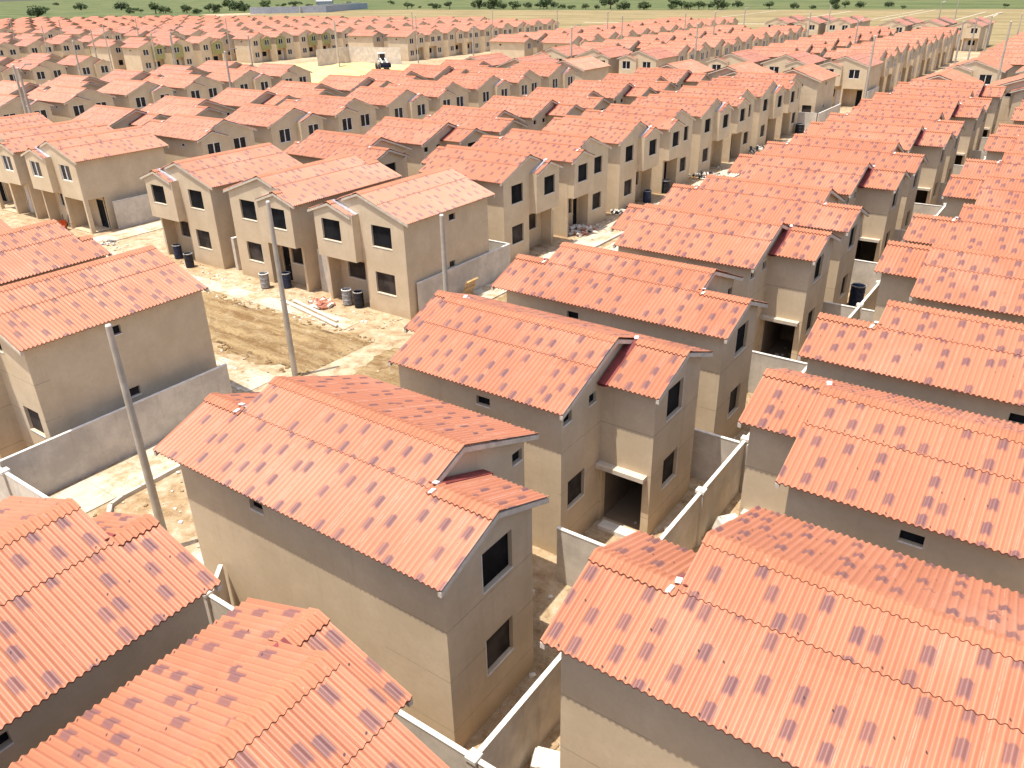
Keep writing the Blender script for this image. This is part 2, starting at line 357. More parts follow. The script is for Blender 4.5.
def build_house(kind, style, m, lod):
    """kind: side / cap;  style: bare / done / olive;  m: +1 / -1 side of the lower gable;  returns the root with its parts"""
    if kind == 'side': Lh, pb, pf = 4.0, 2.2, .6
    elif kind == 'deep': Lh, pb, pf = 4.0, 2.2, 1.7
    else: Lh, pb, pf = 4.52, 1.1, .6
    root = empty('house', (0, 0, 0))
    spp = {0: 8, 1: 6, 2: 0}[lod]
    wallm = MT['wall'] if style == 'bare' else MT['wall_far']
    X = lambda mb: [(a, m * b, z) for a, b, z in mb.v]
    # --- roof
    R = Roof(spp); zm = EAVE + SLOPE * SS
    SSf = 1.79 if kind != 'deep' else SS; SBf = HW - SSf; zf = EAVE + SLOPE * SSf
    jit = .012
    R.sheet(-Lh, Lh, m, (0, EAVE + ZR), (SB + .14, EAVE + SLOPE * (HW - SB - .14)), 0, lift=.022)
    R.sheet(-Lh - pb, Lh, m, (SB, zm), (HW, EAVE), SB * S * 1.07, uoff=18 * CP)
    R.sheet(Lh, Lh + pf, m, (SBf, zf), (HW, EAVE), SBf * S * 1.07, uoff=18 * CP)
    R.sheet(-Lh, Lh, -m, (0, EAVE + ZR), (SB + .14, EAVE + SLOPE * (HW - SB - .14)), 0, lift=.022, uoff=44 * CP)
    R.sheet(-Lh, Lh, -m, (SB, zm), (HW, EAVE), SB * S * 1.07, uoff=67 * CP)
    bi = SB - SS; fi = (.22 if kind != 'deep' else SB - SS)
    inner = []
    def inner_sheet(a0, a1, bend, uo, SB=SB, zm=zm):     # slope falling from the lower ridge towards the main wall (b decreasing)
        k = m
        z1 = zm - SLOPE * (SB - bend)
        A0, A1 = a0 * S, a1 * S
        R.sheet(a0, a1, k, (SB, zm), (bend, z1), SB * S * 1.07, uoff=uo)
    inner_sheet(-Lh - pb, -Lh + .28, bi, 96 * CP)
    inner_sheet(Lh - .12, Lh + pf, fi, 118 * CP, SBf, zf)
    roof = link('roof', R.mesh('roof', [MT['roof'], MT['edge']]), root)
    # --- ridge pieces
    C = Roof(spp)
    for sgn in (1, -1): C.sheet(-Lh - .02, Lh + .02, sgn, (0, EAVE + ZR + .015), (.30, EAVE + ZR - SLOPE * .30 + .015), 0, lift=.03, lip=.035)
    def lowcap(a0, a1, SB=SB, zm=zm):
        C.sheet(a0, a1, m, (SB, zm + .015), (SB + .3, zm + .015 - SLOPE * .3), 0, lift=.028, lip=.03)
        C.sheet(a0, a1, m, (SB, zm + .015), (SB - .3, zm + .015 - SLOPE * .3), 0, lift=.028, lip=.03)
    lowcap(-Lh - pb - .02, -Lh + .02); lowcap(Lh - .02, Lh + pf + .02, SBf, zf)
    link('ridge_cap', C.mesh('ridge_cap', [MT['cap'], MT['edge']]), roof)
    # --- rake boards, flashing
    Kall = MB()
    def rake(a, bA, bB, zA, zB, t=.06, h=.16, K=None):
        dz = -.05
        if K is None: K = MB() if lod < 2 else Kall
        K.poly([(a - t, m * bA, zA + dz), (a - t, m * bB, zB + dz), (a - t, m * bB, zB + dz - h), (a - t, m * bA, zA + dz - h)])
        K.poly([(a + t, m * bA, zA + dz), (a + t, m * bB, zB + dz), (a + t, m * bB, zB + dz - h), (a + t, m * bA, zA + dz - h)])
        K.poly([(a - t, m * bA, zA + dz - h), (a + t, m * bA, zA + dz - h), (a + t, m * bB, zB + dz - h), (a - t, m * bB, zB + dz - h)])
        K.poly([(a - t, m * bA, zA + dz), (a + t, m * bA, zA + dz), (a + t, m * bB, zB + dz), (a - t, m * bB, zB + dz)])
        for b_, z_ in ((bA, zA), (bB, zB)): K.poly([(a - t, m * b_, z_ + dz), (a + t, m * b_, z_ + dz), (a + t, m * b_, z_ + dz - h), (a - t, m * b_, z_ + dz - h)])
    E0 = EAVE
    def pair(*two):
        K = MB() if lod < 2 else Kall
        for q in two: rake(*q, K=K)
        if lod < 2: link('rake_board', K.mesh('rake_board', [MT['rake']]), roof)
    for sg in (-1, 1):
        a = sg * (Lh - .06)
        pair((a, 0, SB - .1, E0 + ZR, E0 + ZR - SLOPE * (SB - .1)), (a, 0, -HW, E0 + ZR, E0))
    a = -Lh - pb + .06; pair((a, SB, HW, zm, E0), (a, SB, bi, zm, zm - SLOPE * (SB - bi)))
    a = Lh + pf - .06; pair((a, SBf, HW, zf, E0), (a, SBf, fi, zf, zf - SLOPE * (SBf - fi)))
    if lod == 2: link('rake_board', Kall.mesh('rake_board', [MT['rake']]), roof)
    if lod < 2:
        mortar = kind != 'cap'
        def strip(a0, a1, bend, lift, mi, SB=SB, zm=zm):
            Fl = MB()
            d = [(SB, zm + lift), (bend, zm - SLOPE * (SB - bend) + lift)]
            Fl.poly([(a0, m * d[0][0], d[0][1]), (a1, m * d[0][0], d[0][1]), (a1, m * d[1][0], d[1][1]), (a0, m * d[1][0], d[1][1])], 0)
            Fl.poly([(a0, m * d[0][0], d[0][1] - .1), (a1, m * d[0][0], d[0][1] - .1), (a1, m * d[1][0], d[1][1] - .1), (a0, m * d[1][0], d[1][1] - .1)], 0)
            for aa in (a0, a1): Fl.poly([(aa, m * d[0][0], d[0][1]), (aa, m * d[1][0], d[1][1]), (aa, m * d[1][0], d[1][1] - .1), (aa, m * d[0][0], d[0][1] - .1)], 0)
            link('flashing', Fl.mesh('flashing', [MT['zinc' if mi else 'maroon']]), roof)
        strip(-Lh - .17, -Lh + .2, bi - .08, .06, 0); strip(Lh - .1, Lh + .16, fi - .08, .07, 1, SBf, zf)
        for aa, SB_, zm_ in ((-Lh - .12, SB, zm), (Lh + .1, SBf, zf)) if mortar else ():
            P = MB(); P.obb((aa + .05, m * (SB_ - .05), zm_ + .09), (.07, .02, 0), (-.02, .09, .02 * m), (0, .01, .025)); P.obb((aa - .03, m * (SB_ + .22), zm_ + .0), (.05, .02, 0), (.02, .08, -.03 * m), (0, .01, .025))
            link('mortar_patch', P.mesh('mortar_patch', [MT['trim']]), roof)
    # --- walls
    ab, af = -Lh + .3, Lh - .12; as_, bf = -Lh - pb + .3, Lh + pf - .1
    if kind == 'deep': bf = af + 1.2
    rc = af - 1.0                      # set-back ground floor under the bay
    BZ = 3.38 if kind != 'deep' else .04
    low, upz = -.56, WB
    ZT = EAVE + .02
    u = (.8, 2.35)                     # windows in the main front, b = -u
    mainU = (-2.35, -.8, 4.5, 5.9); mainL = (-2.35, -.8, 1.38, 2.8)
    bayW = (1.2, 2.75, 4.55, 5.95); lowW = (1.0, 2.5, 1.5, 2.75); doorH = (.08, .8, 0.02, 2.62)
    if kind == 'deep': lowW, rc = (1.0, 2.5, 1.5, 2.75), bf
    subU = (.45, 1.8, 4.75, 6.05); subL = (.5, 1.78, 1.7, 3.0)
    bs1, bs2, bg = (-3.25, -2.7, 5.62, 6.05), (-1.5, -.95, 5.62, 6.05), (-2.9, -1.7, 1.9, 3.1)
    sideU, sideL = (-.65, .02, 5.5, 5.92), (-.4, .2, 2.3, 2.75)
    if kind != 'cap': sideU = (1.05, 1.65, 5.5, 5.85)
    B = MB(); I = 1
    def gable(a, b0, b1, ridge_b, rz, lim):     # triangle/trapezoid above ZT, roof line given by ridge
        f = lambda b: max(ZT, rz - SLOPE * abs(b - ridge_b) - .06)
        bs = sorted({b0, b1, *( [ridge_b] if b0 < ridge_b < b1 else [])})
        pts = [(a, b0, ZT), (a, b1, ZT)] + [(a, b, f(b)) for b in bs[::-1]]
        B.poly(pts)
    cut = []
    RZ = EAVE + ZR
    # main back wall
    panel(B, 'a', ab, -WB, low if pb > 0 else WB, 0, ZT, [bs1, bs2, bg] if pb > 2 else [bs2, bg], -1)
    panel(B, 'a', ab, low, WB, ZT - 1.0, ZT, [], -1)
    gable(ab, -WB, WB, 0, RZ, 0)
    # rear wing
    panel(B, 'a', as_, low, WB, 0, ZT, [subU, subL], -1); gable(as_, low, WB, SB, zm, 0)
    opn = (as_ + .32, ab - .12, .02, 2.62) if pb > 2 else None
    panel(B, 'b', low, as_, ab, 0, ZT, [opn] if opn else [], -1, depth=.3)
    # main front wall
    porch = kind == 'cap' and style != 'bare'
    pr = af - 1.9; pfront = (-3.15, -.35, .02, 2.95); pside = (pr + .02, af - .35, .02, 2.95)
    panel(B, 'a', af, -WB, -.05, 0, ZT, [mainU, pfront if porch else mainL], 1, depth=.3 if porch else .15); panel(B, 'a', af, -.05, WB, BZ, ZT, [], 1); gable(af, -WB, WB, 0, RZ, 0)
    # recess below the bay
    if kind != 'deep':
        panel(B, 'a', rc, -.05, WB, 0, BZ, [lowW, doorH], 1); panel(B, 'b', -.05, rc, af, 0, BZ, [], 1)
        B.poly([(rc, -.05, BZ), (af, -.05, BZ), (af, WB, BZ), (rc, WB, BZ)])
    # long sides
    panel(B, 'b', -WB, ab, af, 0, ZT, ([pside] if porch else [sideU, sideL]) if kind == 'cap' else [(-.6, .02, 5.5, 5.85)], -1)
    if kind == 'deep': rc = af
    panel(B, 'b', WB, as_, rc, 0, ZT, [sideU] if kind != 'cap' else [(-.6, .02, 5.5, 5.85)], 1)
    if kind != 'deep': panel(B, 'b', WB, rc, af, 0, ZT, [], 1); panel(B, 'b', WB - .18, rc, af, 0, BZ, [], -1); panel(B, 'a', af, WB - .18, WB, 0, BZ, [], 1)
    if porch:
        B.poly([(pr, -WB + .3, 0), (pr, -.05, 0), (pr, -.05, 2.95), (pr, -WB + .3, 2.95)]); B.poly([(pr, -WB, 2.95), (af, -WB, 2.95), (af, -.05, 2.95), (pr, -.05, 2.95)]); B.poly([(pr, -.3, 0), (af - .3, -.3, 0), (af - .3, -.3, 2.95), (pr, -.3, 2.95)]); B.poly([(pr, -WB, .06), (af, -WB, .06), (af, -.3, .06), (pr, -.3, .06)])
    if opn:                                     # covered yard room behind the opening: floor, inner walls
        k = low + .3
        for q in ([(opn[0], k, .02), (opn[1], k, .02), (opn[1], 3.2, .02), (opn[0], 3.2, .02)], [(opn[0], 3.2, 0), (opn[1], 3.2, 0), (opn[1], 3.2, 2.62), (opn[0], 3.2, 2.62)],
                  [(opn[0], k, 0), (opn[0], 3.2, 0), (opn[0], 3.2, 2.62), (opn[0], k, 2.62)], [(opn[1], k, 0), (opn[1], 3.2, 0), (opn[1], 3.2, 2.62), (opn[1], k, 2.62)], [(opn[0], k, 2.62), (opn[1], k, 2.62), (opn[1], 3.2, 2.62), (opn[0], 3.2, 2.62)]): B.poly(q, I)
    B.v = X(B)
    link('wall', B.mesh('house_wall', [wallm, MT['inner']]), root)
    # --- bay: the projecting upper room
    if kind == 'deep': rc = bf
    Y = MB(); B_ = B; B = Y
    b0, b1 = ((.12, WB - .02) if kind != 'deep' else (-.05, WB))
    panel(Y, 'a', bf, b0, b1, BZ - .03, ZT, [bayW] if kind != 'deep' else [bayW, lowW, doorH], 1)
    zi = lambda b: zf - SLOPE * abs(b - SBf) - .06
    Y.poly([(bf, b0, ZT), (bf, b1, ZT), (bf, b1, max(ZT, zi(b1))), (bf, SBf, zi(SBf)), (bf, b0, max(ZT, zi(b0)))])
    Y.poly([(af, b0, BZ - .03), (bf, b0, BZ - .03), (bf, b0, max(ZT, zi(b0))), (af, b0, max(ZT, zi(b0)))]); Y.poly([(af, b1, BZ - .03), (bf, b1, BZ - .03), (bf, b1, ZT), (af, b1, ZT)])
    Y.poly([(af, b0, BZ - .03), (bf, b0, BZ - .03), (bf, b1, BZ - .03), (af, b1, BZ - .03)])
    Y.v = X(Y)
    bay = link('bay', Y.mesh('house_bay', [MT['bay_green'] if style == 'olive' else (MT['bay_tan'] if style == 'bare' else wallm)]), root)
    # --- windows
    def window(axis, c, h, out, parent, big=True, finished=False, empty_hole=False):
        a0, a1, z0, z1 = h; d = c - out * .13
        w = MB(); fr = MB(); si = MB()
        def bx(mb, u0, u1, e, f, k0, k1, mi=0):
            k0, k1 = c - out * k0, c - out * k1; lo, hi = min(k0, k1), max(k0, k1)
            if axis == 'a': mb.box(lo, hi, u0, u1, e, f, mi)
            else: mb.box(u0, u1, lo, hi, e, f, mi)
        bx(w, a0 + .01, a1 - .01, z0 + .01, z1 - .01, .13, .16)
        t = .055
        tgt = w if lod == 2 else fr
        mi = 1 if lod == 2 else 0
        if finished:
            bx(tgt, a0 + .004, a0 + t, z0 + .004, z1 - .004, .05, .128, mi); bx(tgt, a1 - t, a1 - .004, z0 + .004, z1 - .004, .05, .128, mi)
            bx(tgt, a0 + t + .003, a1 - t - .003, z0 + .004, z0 + t, .05, .128, mi); bx(tgt, a0 + t + .003, a1 - t - .003, z1 - t, z1 - .004, .05, .128, mi)
            mid = (a0 + a1) / 2
            if big: bx(tgt, mid - .04, mid + .04, z0 + t + .003, z1 - t - .003, .05, .128, mi)
        else:
            bx(tgt, a0 - .01, a1 + .01, z0 - .045, z0 - .004, -.02, .10, mi)
            if big: bx(tgt, a1 + .004, a1 + .03, z0, z1, -.008, .05, mi)
        for q in (w, fr): q.v = X(q)
        o = link('window', w.mesh('window', [MT['glass'] if finished else MT['hole_low' if z1 < 3.2 else 'hole'], MT['white'] if finished else MT['sill']]), parent)
        if fr.v: link('frame' if finished else 'sill', fr.mesh('window_frame', [MT['white'] if finished else MT['sill']]), o)
    fin = style != 'bare'
    if lod < 2: wins = [('a', ab, bg, -1), ('a', ab, bs2, -1), ('a', as_, subU, -1), ('a', as_, subL, -1), ('a', af, mainU, 1), ('a', rc, lowW, 1), ('a', bf, bayW, 1)] + ([] if porch else [('a', af, mainL, 1)])
    else: wins = [('a', as_, subU, -1), ('a', af, mainU, 1), ('a', bf, bayW, 1)] + ([] if porch else [('a', af, mainL, 1)])
    if lod < 2 and pb > 2: wins.append(('a', ab, bs1, -1))
    if kind == 'cap': wins += ([] if porch else [('b', -WB, sideU, -1), ('b', -WB, sideL, -1)]) + [('b', WB, (-.6, .02, 5.5, 5.85), 1)] if lod < 2 else []
    elif lod < 2: wins += [('b', WB, sideU, 1), ('b', -WB, (-.6, .02, 5.5, 5.85), -1)]
    if porch:
        D = MB(); D.box(pr + .004, pr + .06, -2.9, -2.0, .06, 2.55); D.v = X(D); link('door', D.mesh('door', [MT['hole']]), root)
    for ax, c, h, o in wins: window(ax, c, h, o, root, big=(h[1] - h[0] > .9), finished=fin)
    if lod == 2:
        # leave no open holes on far houses: the remaining openings are closed by flat panels painted as dark as unlit rooms
        sh = MB()
        for ax, c, h, o in [('a', ab, bg, -1), ('a', ab, bs2, -1), ('a', as_, subL, -1), ('a', rc, lowW, 1)] + ([('a', ab, bs1, -1)] if pb > 2 else []):
            k = c - o * .13; sh.box(min(k, k - o * .03), max(k, k - o * .03), h[0] + .01, h[1] - .01, h[2] + .01, h[3] - .01)
        sh.v = X(sh); link('dark_panel', sh.mesh('dark_panel', [MT['hole']]), root)
    # --- door
    D = MB(); D.box(rc - .14, rc - .08, doorH[0] + .02, doorH[1] - .02, .02, doorH[3] - .02); D.v = X(D)
    d = link('door', D.mesh('door', [MT['door'] if (fin or (m > 0 and kind != 'cap')) else MT['hole']]), root)  # hole tone: unlit open doorway painted as a flat dark panel
    if lod == 0:
        H = MB(); H.box(rc - .08, rc - .02, doorH[1] - .16, doorH[1] - .10, 1.2, 1.28); H.v = X(H); link('handle', H.mesh('door_handle', [MT['steel']]), d)
    # --- lintel over the yard opening
    if opn and lod < 2:
        Q = MB(); Q.box(as_ - .1 + .25, ab - .01, low - .35, low - .004, 2.66, 2.84); Q.v = X(Q); link('lintel', Q.mesh('lintel', [MT['rake']]), root)
        Q = MB(); Q.box(as_ + .34, ab - .3, low - .5, low - .01, .0, .16); Q.v = X(Q); link('step', Q.mesh('step', [MT['coping']]), root)
    return root
PROTO = {}
def place_house(kind, style, m, lod, x, y, th):
    key = (kind, style, m, lod)
    if key not in PROTO: r = PROTO[key] = build_house(*key)
    else: r = dup(PROTO[key])
    r.location = (x * S, y * S, 0); r.rotation_euler = (0, 0, th); r.scale = (1, 1.095 if kind == 'cap' else 1, 1); return r

# ------------------------------------------------------------------ site plan: list of houses
P_ = 9.034
HL = []      # kind, style, m, x, y, theta, row, ordinal
def row(name, kind, style, cx, y0, n, th, m0, step=P_, first=0):
    for k in range(n):
        if k < first: continue
        HL.append((kind, style, m0 if k % 2 == 0 else -m0, cx, y0 + HW + k * step, th, name, k))
def caps(name, style, xs, yc, th, ms, kind='cap'):
    for k, (x, mm) in enumerate(zip(xs, ms)): HL.append((kind, style, mm, x, yc, th, name, k))
PI = math.pi
row('R1', 'deep', 'bare', -16.4, 11.07, 12, PI, 1)
row('R2', 'side', 'bare', -1.16, 11.07, 12, 0, -1)
caps('RF', 'bare', [-19.08, -9.75, -.3], 2.68, -PI / 2, [1, -1, 1])
caps('RB', 'bare', [-18.4, -8.9, .5], 124.9, PI / 2, [1, -1, 1])
def block(nm, c, style, y0, n, m1, capms=(-1, 1, -1), endcaps=True, frontcaps=True, style2=None):
    fx = c + 7.75
    cx = [c + 9.15, c - .5, c - 10.1]
    if nm == 'M': cx = [q - 1.35 for q in cx]
    if frontcaps: caps(nm + 'F', style, cx, y0 + 4.52, -PI / 2, capms)
    row(nm + '1', 'side', style, fx, y0 + 11.9, n, 0, m1); row(nm + '2', 'side', style2 or style, c - 7.62, y0 + 11.9, n, PI, m1)
    if endcaps: caps(nm + 'B', style, cx, y0 + 11.9 + n * P_ - 1.46 + 2.86 + 4.52, PI / 2, [-q for q in capms])
block('L', -46.35, 'bare', 35.34, 8, 1)
block('M', -83.1, 'done', 35.34, 8, -1)
block('N', -124.5, 'done', 35.34, 6, 1, endcaps=False)
for nm, c in (('P', -46.9), ('S', -83.7)):
    caps(nm + 'B', 'bare' if nm == 'P' else 'done', [c + 9.0, c - .55, c - 10.15], 17.08, PI / 2, (1, -1, 1))
    row(nm + '1', 'side', 'bare', c + 7.75, -62.6, 8, 0, 1); row(nm + '2', 'side', 'bare', c - 7.62, -62.6, 8, PI, 1)
for nm, c in (('RR', -7.3), ('LL', -45.3), ('MM', -82.3)):
    block(nm, c, 'done', 143.9, 9, 1, endcaps=False)
block('NN', -118.3, 'done', 162.6, 12, 1, frontcaps=False, endcaps=False)
block('QQ', -177., 'done', 170.5, 9, 1, frontcaps=False, endcaps=False)
block('Q', -181.3, 'done', 50., 4, -1, frontcaps=False, endcaps=False)
block('T', -217.0, 'olive', 113., 3, 1, frontcaps=False, endcaps=False)
block('TT', -217.0, 'olive', 148., 13, 1, frontcaps=False, endcaps=False)
for i, c in enumerate((-82.5, -46.2, -8.2)): caps('FF%d' % i, 'done', [c + 9.6, c, c - 9.6], (276, 268, 265)[i] + 4.5, -PI / 2, (1, -1, 1)); caps('FF%d' % i, 'done', [c + 9.6, c, c - 9.6], (290, 282.5, 281)[i] + 4.5, PI / 2, (-1, 1, -1))

# far estate to the left: same rows, street after street
c = -258.0; k = 0
while c > -500:
    for y0, n in ((60., 8), (148., 13)):
        y1 = y0 + n * P_ + 12
        lim = 180 + (-c - 258) * .36            # the estate's back edge runs away to the left
        nn = n
        while nn > 0 and y0 + 12 + nn * P_ > (284 if c > -420 else 284 + (c + 420) * .5): nn -= 1
        if nn: block('U%d_%d' % (k, int(y0)), c, 'done', y0, nn, 1 if k % 2 else -1, frontcaps=False, endcaps=False)
    c -= 37.; k += 1

ROWDESC = {
 'R1': ('{o} roof from the camera in the row left of the walled alley', 'houses left of the walled alley'),
 'R2': ('{o} roof from the camera in the row right of the walled alley', 'houses right of the walled alley'),
 'RF': ('{o} of the large tiled roofs along the bottom edge, from the left', 'houses along the bottom edge'),
 'RB': ('{o} end house closing the alley rows at their far end', 'end houses beyond the alley'),
 'LF': ('{o} house from the right of the glassless trio facing the churned dirt street', 'glassless houses facing the dirt street'),
 'L1': ('{o} dark-windowed house from the near end of the row facing the rubble-strewn street', 'houses facing the rubble-strewn street'),
 'L2': ('{o} notched roof from the near end, directly behind the rubble-street row', 'roofs behind the rubble-street row'),
 'LB': ('{o} end house closing the rubble-street row at its far end', 'end houses past the rubble street'),
 'PB': ('{o} house from the right beside the grey yard wall and leaning pole', 'houses beside the grey yard wall'),
 'MF': ('{o} white-windowed house from the wheelbarrow corner facing the dirt street', 'white-windowed houses facing the dirt street'),
 'M1': ('{o} white-windowed house from the near end of the first finished row', 'first row of white-windowed houses'),
 'M2': ('{o} roof from the near end, behind the first white-windowed row', 'roofs behind the first white-windowed row'),
 'MB': ('{o} end house closing the first white-windowed row at its far end', 'end houses of the white-windowed row'),
 'N1': ('{o} house from the near end of the second white-windowed row, before the sand lot', 'second row of white-windowed houses'),
 'N2': ('{o} roof from the near end behind the second white-windowed row', 'roofs behind the second white-windowed row'),
 'NF': ('{o} end house at the near end of the second white-windowed row', 'near end houses of the second row'),
 'RRF': ('{o} gabled house from the left, where the alley rows meet the cross street', 'gabled houses past the alley rows'),
 'LLF': ('{o} house from the right of the gabled group past the rubble street', 'gabled houses past the rubble street'),
 'MMF': ('{o} house from the right of the gabled group past the first finished row', 'gabled houses past the finished row'),
}
ORD = 'first second third fourth fifth sixth seventh eighth ninth tenth eleventh twelfth thirteenth fourteenth'.split()
FARDESC = {'RR': ('distant terracotta roofed house in the rightmost far block, beyond the alley rows', 'houses of the rightmost far block'),
 'LL': ('distant terracotta roofed house in the far block beyond the rubble street', 'houses of the far block beyond the rubble street'),
 'MM': ('distant terracotta roofed house in the long far row with many small windows', 'houses of the long far row'),
 'NN': ('distant terracotta roofed house in the far block behind the loader and sand lot', 'houses behind the sand lot'),
 'QQ': ('distant terracotta roofed house beside the concrete wall of the sand lot', 'houses beside the sand lot wall'),
 'Q': ('distant house in the row left of the sand lot, under the street poles', 'houses left of the sand lot'),
 'T': ('distant house with olive green bay left of the sand lot', 'olive bay houses left of the sand lot'),
 'TT': ('distant house with olive green bay behind the sand lot wall', 'olive bay houses behind the sand lot'),
 'FF': ('distant gabled house at the edge of the dry grass field', 'gabled houses at the edge of the dry field'),
 'FG': ('lone gabled house standing in the dry grass field', 'lone houses in the dry field'), 'FH': ('lone gabled house standing in the dry grass field', 'lone houses in the dry field'),
 'S': ('house at the left edge behind the grey yard', 'houses at the left edge'), 'P': ('house at the lower left corner beyond the yard wall', 'houses at the lower left corner'), 'L': None, 'M': None, 'N': None, 'R': None}
vis = []
for h in HL:
    kind, style, m, x, y, th = h[:6]; ok = False; c_, s_ = math.cos(th), math.sin(th)
    inside = 0
    for a in (-6, 0, 4.6):
        for b in (-3.8, 0, 3.8):
            for z in (0, 6.4, 7.8):
                px, py, d = pixel(x + a * c_ - b * s_, y + a * s_ + b * c_, z)
                if -45 < px < 1069 and -12 < py < 800 and d > 1: inside += 1
    if inside >= 2: vis.append((math.hypot(x, y), h))
vis.sort(key=lambda t: t[0])
print('houses in frame', len(vis))
near, far = vis[:300], vis[300:]
# ordinals count only houses in the frame, from the camera outwards
rows = {}
for d, h in near: rows.setdefault(h[6], []).append((h[7], h))
for nm in rows: rows[nm].sort(key=lambda t: t[0])
count = {nm: {id(h): i for i, (_, h) in enumerate(l)} for nm, l in rows.items()}
for d, h in near:
    kind, style, m, x, y, th, nm, k = h
    lod = 0 if d < 75 else (1 if d < 150 else 2)
    o = place_house(kind, style, m, lod, x, y, th)
    i = count[nm][id(h)]
    if nm in ROWDESC:
        lab, grp = ROWDESC[nm]; lab = lab.format(o=ORD[i])
    else:
        key = nm.rstrip('12FB0') if nm not in FARDESC else nm
        key = key if FARDESC.get(key) else ('U' if nm[0] == 'U' else key)
        lab, grp = FARDESC.get(key) or ('distant terracotta roofed house in the packed rows at upper left', 'packed houses at upper left')
    for a_ in ('label', 'category', 'group'):
        if a_ in o: del o[a_]
    tag(o, lab, 'house', grp)
# the rest, far off at the upper left, reads as one mass of roofs
far_mb = MB()
for d, h in far:
    kind, style, m, x, y, th, nm, k = h; c_, s_ = math.cos(th), math.sin(th)
    T = lambda a, b, z: (x + a * c_ - m * b * s_, y + a * s_ + m * b * c_, z)
    Lh, pb, pf = 4., 2.2, .6; zm = EAVE + SLOPE * SS
    jz = random.uniform(-.12, .12)
    for q in ([(-Lh, 0, EAVE + ZR), (Lh, 0, EAVE + ZR), (Lh, SB, zm), (-Lh, SB, zm)], [(-Lh - pb, SB, zm), (Lh + pf, SB, zm), (Lh + pf, HW, EAVE), (-Lh - pb, HW, EAVE)], [(-Lh, 0, EAVE + ZR), (Lh, 0, EAVE + ZR), (Lh, -HW, EAVE), (-Lh, -HW, EAVE)],
              [(-Lh - pb, SB, zm), (-Lh + .2, SB, zm), (-Lh + .2, SB - SS, EAVE), (-Lh - pb, SB - SS, EAVE)], [(Lh, SB, zm), (Lh + pf, SB, zm), (Lh + pf, -.2, EAVE + .3), (Lh, -.2, EAVE + .3)]): far_mb.poly([T(a, b, z + jz) for a, b, z in q], 0)
    for a in (-Lh + .3, Lh - .12): far_mb.poly([T(a, -WB, 0), T(a, WB, 0), T(a, WB, EAVE), T(a, 0, EAVE + ZR - .1), T(a, -WB, EAVE)], 1)
    for b in (-WB, WB): far_mb.poly([T(-Lh + .3, b, 0), T(Lh - .12, b, 0), T(Lh - .12, b, EAVE), T(-Lh + .3, b, EAVE)], 1)
    far_mb.poly([T(-Lh - pb + .3, -.65, 0), T(-Lh - pb + .3, WB, 0), T(-Lh - pb + .3, WB, EAVE), T(-Lh - pb + .3, SB, zm - .06), T(-Lh - pb + .3, -.65, EAVE)], 1); far_mb.poly([T(-Lh - pb + .3, -.65, 0), T(-Lh + .3, -.65, 0), T(-Lh + .3, -.65, EAVE), T(-Lh - pb + .3, -.65, EAVE)], 1)
    far_mb.poly([T(Lh + .5, -.05, 3.3), T(Lh + .5, 3.4, 3.3), T(Lh + .5, 3.4, EAVE), T(Lh + .5, SB, zm - .06), T(Lh + .5, -.05, EAVE)], 1)
    for b0, z0 in ((-2.3, 4.5), (-2.3, 1.4)): far_mb.poly([T(Lh - .1, b0, z0), T(Lh - .1, b0 + 1.5, z0), T(Lh - .1, b0 + 1.5, z0 + 1.4), T(Lh - .1, b0, z0 + 1.4)], 2)
    far_mb.poly([T(Lh + .52, 1, 4.6), T(Lh + .52, 2.5, 4.6), T(Lh + .52, 2.5, 6), T(Lh + .52, 1, 6)], 2)
if far:
    def mat_farroof():
        t = NT('distant_roofing'); geo = t.n('ShaderNodeNewGeometry').outputs['Position']; a = t.noise(geo, .12, 4); b = t.noise(geo, 1.6, 3)
        col = t.mix(t.ramp(a, .35, .65), rgb(.35, .132, .068), rgb(.41, .158, .084))
        return t.done(t.mix(t.math('MULTIPLY', t.ramp(b, .5, .62), .35), col, rgb(.17, .06, .055)), .65)
    tag(link('distant_houses', far_mb.mesh('distant_houses', [mat_farroof(), MT['wall_far'], MT['glass']])), 'packed mass of distant terracotta roofed houses along the green field at upper left', 'houses', kind='stuff')

